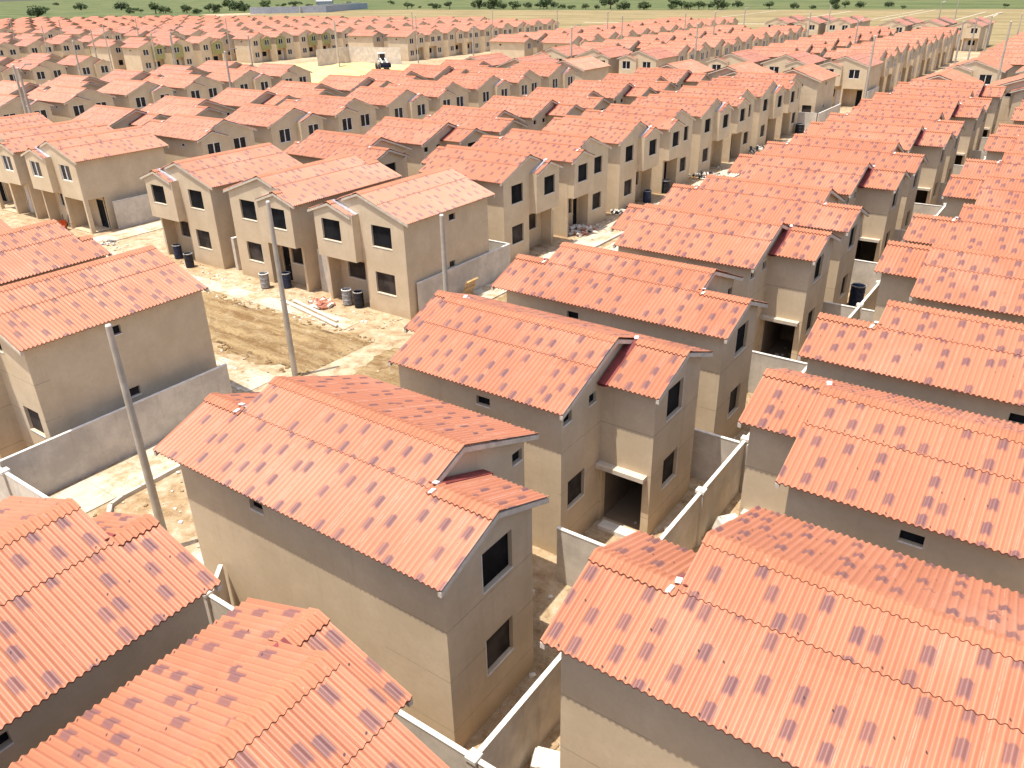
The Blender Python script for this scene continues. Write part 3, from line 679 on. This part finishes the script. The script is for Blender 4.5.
# ------------------------------------------------------------------ ground and streets
def sheet(name, pts, z, mat, sub=0):
    mb = MB(); mb.poly([(x, y, z) for x, y in pts]); o = link(name, mb.mesh(name, [mat])); return tag(o, kind='structure')
mm = 1 / (1000 * S)
sheet('ground', [(-2600, -900), (1500, -900), (1500, 2600), (-2600, 2600)], 0, MT['ground'])
sheet('dry_grassland', [(-600, 470), (-560, 300), (-300, 292), (-170, 290), (-60, 268), (600, 268), (600, 590), (-45, 590), (-246, 574), (-405, 573), (-512, 585), (-600, 560)], 5 * mm, MT['dry'])
sheet('field', [(-2600, -300), (-700, -300), (-560, 200), (-520, 300), (-600, 440), (-662, 468), (-599, 561), (-512, 585), (-405, 574), (-246, 574), (-45, 591), (600, 591), (1500, 800), (1500, 2600), (-2600, 2600)], 10 * mm, MT['field'])
def road(name, x0, x1, y0, y1, mat, lift=5):
    """churned dirt with real ruts and ridges"""
    nx = max(2, min(160, int(abs(x1 - x0) / .3))); ny = max(2, min(160, int(abs(y1 - y0) / .3)))
    mb = MB()
    along_x = abs(x1 - x0) > abs(y1 - y0)
    ph = [random.uniform(0, 6) for _ in range(8)]
    for j in range(ny + 1):
        for i in range(nx + 1):
            x = x0 + (x1 - x0) * i / nx; y = y0 + (y1 - y0) * j / ny
            t, l = (y, x) if along_x else (x, y); t2 = t + .5 * math.sin(l * .13 + ph[0]) + .2 * math.sin(l * .5 + ph[1])
            h = .05 * math.sin(t2 * 4.2 + ph[2]) + .04 * math.sin(t2 * 7.1 + ph[3]) + .03 * math.sin(l * 3.3 + t * 2 + ph[4]) + (.05 + .05 * math.sin(t2 * 2.3 + ph[5])) * random.random() * 1.6
            e = min(i, nx - i, j, ny - j) / 4.
            if e == 0:
                g = .45 * math.sin(l * .9 + ph[6]) + .3 * math.sin(l * 2.3 + ph[7]) + random.uniform(-.25, .25)
                if along_x: y += g
                else: x += g
            mb.v.append((x, y, lift * mm + max(0, (h + .13)) * min(1, e)))
    for j in range(ny):
        for i in range(nx):
            n = j * (nx + 1) + i; mb.f.append((n, n + 1, n + nx + 2, n + nx + 1)); mb.mi.append(0)
    return tag(link(name, mb.mesh(name, [mat], smooth=True)), kind='structure')
road('dirt_road', -33.0, -75., 25.9, 31.4, MT['road_u'])
road('dirt_road', -31.0, -24.4, 23.0, 46., MT['road_v'])
def slab(name, x0, x1, y0, y1, z=.12, mat='pave'):
    mb = MB(); mb.box(x0, x1, y0, y1, -.1, z); return tag(link(name, mb.mesh(name, [MT[mat]])), kind='structure')
slab('pavement', -75, -36., 31.9, 33.3, .03)
slab('pavement', -75, -34., 22.8, 25.0, .03)
slab('pavement', -33.1, -30.6, 10.5, 21.9, .05)
slab('pavement', -33.2, -31.2, 40.2, 48.5, .10); slab('pavement', -33.6, -31.4, 48.6, 122., .06); slab('pavement', -24.6, -22.6, 12., 122., .06)
slab('kerb', -31.3, -31.1, 48.6, 122., .16, 'kerb'); slab('pavement', -30.6, -25., 50., 125., .03)
slab('pavement', -70.2, -67.6, 33.5, 48., .06)
for x0, x1, y0, y1 in ((-104, -103, 440, 575), (-97.5, -96.5, 440, 575), (-67, -66, 440, 545), (-59, -58, 440, 545), (-188, -186.5, 440, 560), (-140, -138.5, 430, 550)): slab('pavement', x0, x1, y0, y1, .1)
slab('pavement', -236, -120, 398, 402, .08); slab('pavement', -150, -75, 330, 348, .05)
# curved kerb by the yard wall
mb = MB(); pts = [(-28.4, 12.2), (-29.6, 12.35), (-30.15, 12.75), (-30.32, 13.4), (-30.34, 14.3), (-30.4, 16.5), (-30.4, 21.5)]
for a, b in zip(pts, pts[1:]):
    a, b = Vector((*a, 0)), Vector((*b, 0)); d = (b - a); n = Vector((-d.y, d.x, 0)).normalized() * .09
    mb.obb((a + b) / 2 + Vector((0, 0, .09)), d / 2 * 1.02, n, (0, 0, .1))
tag(link('kerb', mb.mesh('kerb', [MT['kerb']])), kind='structure')
# sand lot
mb = MB(); n = 40
for j in range(n + 1):
    for i in range(n + 1):
        x = -190 + 50 * i / n; y = 105 + 68 * j / n
        mb.v.append((x, y, .02 + .3 * max(0, math.sin(i * .35) * math.sin(j * .3)) + 2.6 * math.exp(-((x + 156) ** 2 + (y - 148) ** 2) / 18.) + .08 * random.random()))
for j in range(n):
    for i in range(n): k = j * (n + 1) + i; mb.f.append((k, k + 1, k + n + 2, k + n + 1)); mb.mi.append(0)
tag(link('sand_lot', mb.mesh('sand_lot', [MT['sand']], smooth=True)), kind='structure')

# ------------------------------------------------------------------ walls
def yard_wall(pts, label, h=2.4, t=.12, post=4.5, group=None, ends=True, posts=True, cop=.1):
    x0, y0 = pts[0]; root = empty('yard_wall', (x0 * S, y0 * S, 0))
    tag(root, label, 'wall', group)
    w, c, = MB(), MB()
    for (ax, ay), (bx, by) in zip(pts, pts[1:]):
        d = Vector((bx - ax, by - ay, 0)); L = d.length; d.normalize(); n = Vector((-d.y, d.x, 0)); mid = Vector(((ax + bx) / 2 - x0, (ay + by) / 2 - y0, h / 2 - .1))
        w.obb(mid, d * L / 2, n * t / 2, (0, 0, h / 2 + .1))
        c.obb((mid.x, mid.y, h + .03), d * (L / 2 + .01), n * (t / 2 + .012), (0, 0, .02))
        if posts:
            k = max(1, round(L / post))
            for i in range(0 if ends else 1, k + 1):
                q = Vector((ax - x0, ay - y0, 0)) + d * L * i / k; pm = MB(); pm.obb((q.x, q.y, h / 2), d * .13, n * .14, (0, 0, h / 2 + .003), 0); pm.obb((q.x, q.y, h + .075), d * .16, n * .17, (0, 0, .06), 1)
                link('post', pm.mesh('wall_post', [MT['conc'], MT['coping']]), root)
    link('wall_panel', w.mesh('wall_panel', [MT['conc']]), root); link('coping', c.mesh('wall_coping', [MT['coping']]), root)
    return root
yard_wall([(-8.78, 10.5), (-8.78, 119.)], 'long block wall running down the middle of the alley between house backs', post=4.517, ends=False)
for k in range(1, 12):
    y = 11.07 - .73 + k * P_
    if k % 1 == 0:
        yard_wall([(-12.1, y), (-8.95, y)], '%s short cross wall from the camera on the alley wall, left side' % ORD[k - 1], h=2.3, posts=False, group='cross walls left of the alley wall')
        if k < 7: yard_wall([(-8.6, y), (-5.5, y)], '%s short cross wall from the camera on the alley wall, right side' % ORD[k - 1], h=2.3, posts=False, group='cross walls right of the alley wall')
yard_wall([(-19.4, 10.25), (-8.78, 10.25)], 'pale wall crossing the bottom behind the two lowest roofs', post=3.5, h=2.4)
yard_wall([(-8.6, 10.25), (-5., 10.25)], 'pale wall stub at the bottom right of the alley', h=2.4, ends=False)
yard_wall([(-19.4, 10.4), (-20.2, 11.35)], 'short dark wall end beside the big pale side wall', posts=False)
yard_wall([(-33.4, 21.5), (-33.4, 10.4)], 'long grey yard wall behind the nearest pole', posts=False, h=2.35)
yard_wall([(-41., 10.24), (-28.5, 10.24)], 'pale wall with a white post at the left edge, meeting the grey yard wall', post=4.1, h=2.2)
yard_wall([(-33.3, 36.1), (-33.3, 46.3)], 'pale yard wall beside the end house with the pallet leaning on it', posts=False, h=2.3)
yard_wall([(-33.45, 46.3), (-37., 46.3)], 'short pale wall joining the end house yard to the rubble street row', posts=False, h=2.3)
yard_wall([(-70.9, 37.6), (-70.9, 47.)], 'pale yard wall beside the house with the wheelbarrow', posts=False, h=2.5)
yard_wall([(-51.75, 35.9), (-51.75, 36.7)], 'slim pale wall fin between the left and middle glassless houses', posts=False, h=2.5, t=.3)
yard_wall([(-42.65, 36.3), (-41.25, 36.3)], 'narrow wall closing the gap between the middle and right glassless houses', posts=False, h=3., t=.16)
for k in range(8):
    y = 47.24 - .73 + k * P_
    yard_wall([(-36.3, y), (-35.5, y)], '%s narrow wall closing the gap between houses on the rubble street' % ORD[k], posts=False, h=2.5, t=.4, group='gap walls on the rubble street')
yard_wall([(-32.3, 119.), (-32.3, 130.)], 'tan yard wall beside the lone gabled end house', posts=False, h=2.4); yard_wall([(-35.5, 119.), (-32.5, 119.)], 'short tan wall joining the rubble row to its end house', posts=False, h=2.4)
yard_wall([(-32., 144.5), (-32., 152.)], 'pale wall at the side of the far gabled house by the street', posts=False, h=2.6)
yard_wall([(-178., 160.), (-178., 172.), (-161., 175.)], 'pale concrete wall around the far side of the sand lot', posts=False, h=4.2)
yard_wall([(-24., 270.), (-24., 284.)], 'pale wall at the far end of the straight street', posts=False, h=2.6)

# ------------------------------------------------------------------ poles
def pole(x, y, label, h=9.4, arm=False, group='street poles', lean=0., r=.17):
    root = empty('street_pole', (x * S, y * S, 0)); tag(root, label, 'pole', group)
    s = MB(); s.tube((0, 0, -.2), (lean * h, 0, h), r, r * .62, 14); link('shaft', s.mesh('pole_shaft', [MT['pole']], smooth=False), root)
    c = MB(); c.tube((lean * h, 0, h), (lean * h, 0, h + .05), r * .62, r * .5, 14); link('cap', c.mesh('pole_cap', [MT['coping']]), root)
    if arm:
        a = MB(); a.tube((0, 0, h - .3), (.9, .5, h + .35), .05, .04, 6); a.obb((1.15, .64, h + .38), (.3, .17, 0), (-.06, .1, 0), (0, 0, .05)); link('lamp_arm', a.mesh('lamp_arm', [MT['steel']]), root)
    return root
pole(-25.6, 12.4, 'tall concrete pole in front of the long grey yard wall'); pole(-33.36, 25.6, 'tall concrete pole beside the churned dirt street', h=9.8); pole(-25.1, 29.3, 'slim pale pole before the end house with the pallet')
PL = [(-135.4, 62.4), (-142, 64.8), (-254.6, 141), (-210.3, 132.6), (-195.2, 128.2), (-278.9, 159), (-198.1, 104.9), (-307, 153), (-290, 216), (-213.9, 140.8), (-172.8, 134.4), (-222, 209), (-131.2, 96.5), (-209.3, 197.4), (-247, 277), (-137.8, 177.4), (-221.3, 299), (-213.7, 241.5), (-111.5, 183.1), (-132.7, 248.8), (-189, 299), (-155.3, 280), (-121.8, 272.8), (-88.8, 206.5), (-118.6, 318.7), (-83.6, 282.4), (-93, 338), (-115, 281.4), (-31.7, 226), (-31.7, 246.4), (-29.8, 258), (-22.2, 227.5), (-24.3, 271), (-62.6, 382), (-60.7, 408), (-342.8, 210.4), (-364, 189), (-397, 185)]
def clear(x, y):
    for _, h in vis:
        dx, dy = x - h[3], y - h[4]
        if abs(dx) < 9 and abs(dy) < 9:
            c_, s_ = math.cos(h[5]), math.sin(h[5]); a, b = dx * c_ + dy * s_, -dx * s_ + dy * c_
            if -6.9 < a < 5.6 and abs(b) < 4.6: return False
    return True
PL2 = []
for x, y in PL + [(-38., 170.), (-56., 230.)]:
    for f in sorted([.5 + .012 * k for k in range(55)], key=lambda q: abs(q - .74)):
        if clear(x * f, y * f): PL2.append((x * f, y * f, min(15., 19.45 - 10.05 * f))); break
for i, (x, y, hh) in enumerate(PL2):
    r_ = math.hypot(x, y)
    if x > -40: lab, g = 'far pole at the end of the straight street', 'poles at the end of the straight street'
    elif x > -100: lab, g = 'far pole among the roofs of the distant gabled block', 'poles among the distant gabled block'
    elif x > -160: lab, g = 'far pole among the roofs near the sand lot', 'poles near the sand lot'
    else: lab, g = 'far pole among the packed roofs at upper left', 'poles among the packed roofs'
    pole(x, y, lab, h=hh, arm=(i % 3 == 0), group=g, r=.2)

# ------------------------------------------------------------------ street clutter
def barrel(x, y, label, mat='blue', h=1.05, r=.33):
    root = empty('paint_drum', (x * S, y * S, .05)); tag(root, label, 'drum', 'drums on the street')
    b = MB(); z = [(.0, 0), (r * .98, 0), (r, .03), (r, h * .30), (r * 1.05, h * .33), (r, h * .36), (r, h * .63), (r * 1.05, h * .66), (r, h * .69), (r, h - .03), (r * 1.04, h), (r * .98, h), (r * .94, h - .05), (r * .94, h * .55), (0, h * .55)]
    b.lathe(z, 18); link('barrel_body', b.mesh('drum_body', [MT[mat]], smooth=False), root)
    t = MB(); t.lathe([(r * 1.06, h - .04), (r * 1.08, h + .01), (r * .96, h + .03), (r * .95, h - .02)], 18); link('rim', t.mesh('drum_rim', [MT['greyd'] if mat != 'greyd' else MT['trim']]), root); return root
for x, y, l, mt in ((-62.3, 37.1, 'dark drum farthest left before the glassless houses', 'blue'), (-58.4, 35.3, 'second dark drum from the left before the glassless houses', 'blue'), (-55.6, 34.4, 'dark drum by the pale wall fin', 'dark'), (-46.6, 34.4, 'pale grey drum behind the dirt street pole', 'greyd'), (-45.3, 35.3, 'blue drum beside the dark doorway', 'blue'), (-39.0, 35.2, 'grey drum nearest the end house window', 'greyd'), (-38.0, 35.3, 'dark drum with pale rim by the end house', 'dark')): barrel(x, y, l, mt)
barrel(-10.3, 53.2, 'dark blue water drum in an alley yard', 'blue', 1.35, .45)
barrel(-34.4, 71.0, 'dark blue drum on the rubble street', 'blue', 1.1, .4); barrel(-34.6, 75.5, 'dark drum farther along the rubble street', 'dark', 1.2, .45); barrel(-33.9, 116.6, 'dark drum at the far end of the rubble street', 'dark', 1.2, .6)
# pallet
root = empty('pallet', (-32.8 * S, 40.6 * S, .12), 0); root.scale = (.8, .8, .8); root.rotation_euler = (0, math.radians(-68), 0)
tag(root, 'yellow timber pallet leaning on the pale yard wall', 'pallet')
for i in range(6): q = MB(); q.box(0, 1.7, -.75 + i * .27, -.75 + i * .27 + .15, .14, .17); link('slat', q.mesh('pallet_slat', [MT['wood']]), root)
for i in range(3): q = MB(); q.box(.05 + i * .75, .17 + i * .75, -.75, .75, 0, .137); link('bearer', q.mesh('pallet_bearer', [MT['wood']]), root)
# planks
for i, (x0, y0, x1, y1, l) in enumerate(((-43.6, 33.2, -36.6, 31.9, 'longer pale plank lying on the pavement by the dirt street'), (-42.6, 33.55, -37.2, 32.5, 'shorter pale plank lying beside the longer one'))):
    mb = MB(); a, b = Vector((x0, y0, .1)), Vector((x1, y1, .1)); d = (b - a); mb.obb((0, 0, 0), d / 2, Vector((-d.y, d.x, 0)).normalized() * .1, (0, 0, .05)); o = link('plank', mb.mesh('plank', [MT['plank']])); o.location = (a + b) / 2 * S + Vector((0, 0, .03)); tag(o, l, 'plank', 'planks by the dirt street')
# brick heap, rubble
def heap(name, x, y, n, r, size, mats, label, cat, box=False):
    mb = MB()
    for i in range(n):
        t, q = random.uniform(0, 6.28), r * math.sqrt(random.random()); h = (1 - q / r) * r * .35 * random.random()
        c = (q * math.cos(t), q * math.sin(t) * .8, size * .4 + h)
        if box:
            R_ = Matrix.Rotation(random.uniform(0, 3), 3, Vector((random.random(), random.random(), 1)).normalized()); mb.obb(c, R_ @ Vector((size, 0, 0)), R_ @ Vector((0, size * .5, 0)), R_ @ Vector((0, 0, size * .3)), i % len(mats))
        else: mb.rock(c, size * random.uniform(.5, 1.3), i % len(mats))
    o = link(name, mb.mesh(name, [MT[k] for k in mats])); o.location = (x * S, y * S, .04); return tag(o, label, cat, kind='stuff')
heap('rubble', -40.4, 34.1, 46, .9, .22, ('brick', 'stone', 'brick'), 'small heap of red brick rubble before the end house', 'rubble', True)
heap('rubble', -60.5, 33.9, 26, 1.2, .16, ('stone', 'stone', 'greyd'), 'pale mortar rubble before the left glassless house', 'rubble')
heap('rubble', -34.8, 58.6, 50, 1.7, .24, ('stone', 'kerb', 'brick'), 'broken slabs and rubble on the rubble street, near end', 'rubble', True)
heap('rubble', -34.4, 66.5, 50, 1.6, .22, ('stone', 'dark', 'kerb'), 'broken slabs and rubble on the rubble street, middle', 'rubble', True)
heap('rubble', -33.8, 84., 60, 2., .22, ('stone', 'kerb', 'dark'), 'dark rubble before the middle of the rubble street row', 'rubble', True); heap('rubble', -33.8, 101., 60, 2., .24, ('stone', 'kerb', 'dark'), 'dark rubble near the far end of the rubble street', 'rubble', True)
heap('rubble', -71.5 + 4.2, 34.6, 20, .8, .14, ('greyd', 'stone'), 'grey gravel heap near the wheelbarrow house', 'rubble')
# clods and stones strewn over yards, alley and streets
mb = MB()
def strew(n, x0, x1, y0, y1, s0, s1):
    for _ in range(n): mb.rock((random.uniform(x0, x1), random.uniform(y0, y1), .03), random.uniform(s0, s1), 0 if random.random() < .6 else 1)
strew(420, -30.3, -22.5, 10.5, 36, .03, .14); strew(420, -70, -34, 22.5, 35.2, .04, .15); strew(260, -35, -31, 47, 110, .05, .2); strew(380, -12., -5.5, 10.6, 60, .04, .16); strew(120, -9, -7, 8, 24, .05, .16); strew(260, -70, -34, 31.3, 35, .03, .09)
mb2 = mb; mb = MB()
strew(1100, -66, -33, 25.6, 31.8, .04, .17)
tag(link('clods', mb.mesh('clods', [MT['road_u'], MT['road_u']])), 'brown clods of earth thrown up along the ruts of the dirt street', 'clods', kind='stuff'); mb = mb2
tag(link('stones', mb.mesh('stones', [MT['stone'], MT['ground']])), 'loose stones and dirt clods strewn over streets and yards', 'stones', kind='stuff')
for x, y, l, rz in ((-7.95, 12.4, 'pale stone block in the bottom alley corner', .5), (-8.0, 25.2, 'pale stone block farther up the alley', 1.1)):
    mb = MB(); bm = bmesh.new(); bmesh.ops.create_cube(bm, size=1); bmesh.ops.bevel(bm, geom=bm.edges[:], offset=.09, segments=2, affect='EDGES')
    for v in bm.verts: v.co = Vector((v.co.x * 1.0 + random.uniform(-.04, .04), v.co.y * .62, v.co.z * .75 + random.uniform(-.03, .03)))
    bm.verts.index_update(); mb.v = [tuple(v.co) for v in bm.verts]; mb.f = [tuple(v.index for v in f.verts) for f in bm.faces]; mb.mi = [0] * len(mb.f); bm.free()
    o = link('stone_block', mb.mesh('stone_block', [MT['stone']])); o.location = (x * S, y * S, .38); o.rotation_euler = (.25, .2, rz); tag(o, l, 'block', 'stone blocks in the alley')
# survey stake with crossbar near the big side wall
root = empty('marker_stake', (-21.6 * S, 12.2 * S, 0)); tag(root, 'thin iron stake with a dark crossbar beside the big pale side wall', 'stake')
q = MB(); q.tube((0, 0, -.1), (.05, 0, 1.7), .04, .035, 6); link('rod', q.mesh('stake_rod', [MT['steel']]), root); q = MB(); q.obb((.1, .15, .75), (.45, .2, .05), (-.03, .06, 0), (0, 0, .07)); link('crossbar', q.mesh('stake_bar', [MT['dark']]), root)
# wheelbarrow
root = empty('wheelbarrow', (-75.2 * S, 35.1 * S, .02), 1.2); tag(root, 'orange wheelbarrow tipped up under the finished house', 'wheelbarrow'); root.rotation_euler = (0, math.radians(-55), 1.9)
q = MB(); v = [(-.55, -.45, .75), (.6, -.38, .75), (.6, .38, .75), (-.55, .45, .75), (-.3, -.25, .35), (.45, -.2, .35), (.45, .2, .35), (-.3, .25, .35)]
for f in ((0, 1, 5, 4), (1, 2, 6, 5), (2, 3, 7, 6), (3, 0, 4, 7), (4, 5, 6, 7)): q.poly([v[i] for i in f])
q.v += [(x * .96, y * .96, z + .012) for x, y, z in q.v[:20]]; q.f += [tuple(20 + i for i in f) for f in q.f[:5]]; q.mi += [0] * 5
link('tray', q.mesh('barrow_tray', [MT['orange']]), root)
for sgn in (-1, 1):
    q = MB(); q.tube((-.85, sgn * .1, .2), (.6, sgn * .28, .38), .03, .03, 6); q.tube((.6, sgn * .28, .38), (1.15, sgn * .32, .62), .03, .03, 6); link('handle', q.mesh('barrow_handle', [MT['dark']]), root)
    q = MB(); q.tube((.45, sgn * .26, .36), (.5, sgn * .3, .02), .028, .028, 6); link('leg', q.mesh('barrow_leg', [MT['steel']]), root)
q = MB(); q.tube((-.85, -.05, .2), (-.85, .05, .2), .2, .2, 16); link('wheel', q.mesh('barrow_wheel', [MT['dark']]), root)
# loader on the sand lot
root = empty('loader', (-154.5 * S, 160.5 * S, .05), math.radians(-35)); tag(root, 'white and dark loader with raised bucket parked on the sand lot', 'loader')
q = MB(); q.box(-2.6, 1.4, -1., 1., .8, 2.0); q.box(-2.5, -.6, -.85, .85, 2., 2.7); link('body', q.mesh('loader_body', [MT['pole']]), root)
q = MB(); q.box(-.5, 1.2, -.85, .85, 2.0, 2.3, 0)
for sx in (-.45, 1.1):
    for sy in (-.8, .75): q.box(sx, sx + .1, sy, sy + .08, 2.3, 3.9, 0)
q.box(-.6, 1.35, -.95, .95, 3.9, 4.1, 0); q.box(-.4, 1.08, -.72, .72, 2.32, 3.88, 1); link('cab', q.mesh('loader_cab', [MT['white'], MT['glass']]), root)
for sx in (-1.8, 1.7):
    for sy in (-1.05, 1.05): q = MB(); q.tube((sx, sy - .28, .75), (sx, sy + .28, .75), .75, .75, 18); q.tube((sx, sy - .3, .75), (sx, sy + .3, .75), .3, .3, 10); link('wheel', q.mesh('loader_wheel', [MT['dark']]), root)
q = MB()
for sy in (-.6, .6): q.obb((2.6, sy, 2.3), (1.5, 0, -.5), (0, .1, 0), (.06, 0, .16))
link('arm', q.mesh('loader_arm', [MT['white']]), root); q = MB(); q.obb((4.2, 0, 1.4), (.1, 0, .6), (0, 1.3, 0), (.06, 0, .01)); q.obb((4.5, 0, .9), (.5, 0, .05), (0, 1.3, 0), (0, 0, .06)); q.obb((4.5, 1.3, 1.3), (.45, 0, 0), (0, .05, 0), (0, 0, .45)); q.obb((4.5, -1.3, 1.3), (.45, 0, 0), (0, .05, 0), (0, 0, .45)); link('bucket', q.mesh('loader_bucket', [MT['blue']]), root)

# ------------------------------------------------------------------ far walls, shed, trees
root = yard_wall([(-612, 482), (-560, 520), (-600, 610)], 'long grey block wall far off before the green field', h=5., posts=False, t=.6)
for c in root.children:
    if c.name.startswith('wall_panel'): c.data.materials[0] = MT['greywall']
yard_wall([(-576, 505), (-640, 640)], 'second grey block wall behind the first, far off', h=5., posts=False, t=.6)
root = empty('shed', (-690 * S, 640 * S, 0), .6); tag(root, 'small grey shed far off at the field edge', 'shed')
q = MB(); q.box(-8, 8, -4, 4, 0, 6); link('wall', q.mesh('shed_wall', [MT['greywall']]), root); q = MB(); q.poly([(-8.5, -4.5, 6), (8.5, -4.5, 6), (8.5, 0, 8), (-8.5, 0, 8)]); q.poly([(-8.5, 4.5, 6), (8.5, 4.5, 6), (8.5, 0, 8), (-8.5, 0, 8)]); q.poly([(-8, -4, 6), (-8, 4, 6), (-8, 0, 7.8)]); q.poly([(8, -4, 6), (8, 4, 6), (8, 0, 7.8)]); link('roof', q.mesh('shed_roof', [MT['greyd']]), root)
def tree_proto(seed, bushy, mat):
    r = random.Random(seed); root = empty('tree', (0, 0, 0))
    t = MB(); t.tube((0, 0, -.05), (.02, .01, .45), .05, .032, 7)
    limbs = []
    for i in range(5):
        a = i * 1.26 + r.random(); e = (math.cos(a) * .3, math.sin(a) * .3, .6 + .25 * r.random()); t.tube((.02, .01, .3 + .03 * i), e, .024, .01, 5); limbs.append(e)
    link('trunk', t.mesh('tree_trunk', [MT['bark']], scale=1), root)
    c = MB(); cl = []
    for i in range(15):
        a, q = r.uniform(0, 6.28), math.sqrt(r.random()); cl.append((q * .48 * math.cos(a), q * .48 * math.sin(a), (.22 if bushy else .42) + .55 * r.random() * (1 - .5 * q), .12 + .12 * r.random()))
    for x, y, z, s in cl:
        for _ in range(60):
            d = Vector((r.gauss(0, 1), r.gauss(0, 1), r.gauss(0, .8))).normalized() * s * (.55 + .5 * r.random()); p = Vector((x, y, z)) + d
            n = Vector((r.gauss(0, 1), r.gauss(0, 1), r.gauss(0, 1))).normalized(); u = n.orthogonal().normalized(); w = n.cross(u); k = .035 + .03 * r.random()
            c.poly([p + u * k, p + w * k * .7, p - u * k, p - w * k * .7])
    link('crown', c.mesh('tree_crown', [MT[mat]], scale=1), root); return root
TP = [tree_proto(1, True, 'leaf'), tree_proto(2, False, 'leaf'), tree_proto(3, True, 'leaf2'), tree_proto(4, False, 'leaf2'), tree_proto(5, True, 'leaf')]
TREES = [(-802, 399, 13.1), (-926, 469, 6.8), (-1483, 773, 8.2), (-1032, 566, 11.5), (-947, 567, 14.4), (-746, 480, 10.1), (-744, 489, 8.7), (-732, 504, 7.2), (-688, 484, 6.8), (-802, 500, 4.6), (-747, 489, 7.3), (-714, 491, 8.5), (-678, 476, 6.7), (-694, 506, 9.8), (-733, 553, 10.5), (-718, 553, 13.3), (-680, 529, 7.0), (-778, 636, 11.4), (-747, 647, 8.0), (-735, 684, 8.2), (-714, 695, 4.9), (-715, 664, 6.4), (-551, 618, 5.4), (-503, 597, 7.6), (-488, 597, 6.3), (-459, 601, 11.1), (-443, 601, 10.9), (-433, 601, 6.0), (-413, 587, 8.2), (-749, 732, 5.1), (-454, 615, 10.0), (-424, 601, 7.2), (-417, 614, 7.2), (-389, 600, 10.5), (-377, 604, 5.8), (-361, 595, 4.5), (-350, 595, 5.6), (-340, 595, 4.5), (-328, 595, 9.9), (-308, 579, 9.6), (-296, 587, 6.4), (-278, 598, 8.6), (-295, 587, 6.4), (-273, 586, 6.3), (-260, 586, 7.3), (-252, 586, 6.2), (-238, 586, 9.3), (-204, 593, 6.1), (-160, 593, 7.0), (-158, 586, 4.9), (-64, 604, 3.0)]
TREES += [(random.uniform(-560, 40), random.uniform(592, 640), random.uniform(3, 6.5)) for _ in range(34)] + [(random.uniform(-900, -600), random.uniform(470, 760), random.uniform(3, 7)) for _ in range(26)]
random.shuffle(TREES); used = set()
for i, (x, y, s) in enumerate(TREES):
    k = i % 5; r = TP[k] if k not in used else dup(TP[k]); used.add(k)
    r.location = (x * S, y * S, 0); z = s * S * 1.15; r.scale = (z * random.uniform(.85, 1.2), z * random.uniform(.85, 1.2), z * random.uniform(.62, .9)); r.rotation_euler = (0, 0, random.uniform(0, 6.28))
    left = x < -560
    tag(r, 'dark green tree on the field edge beyond the packed roofs' if left else 'dark green tree along the far edge of the dry field', 'tree', 'trees beyond the packed roofs' if left else 'trees along the dry field')
print('objects', len(bpy.data.objects))
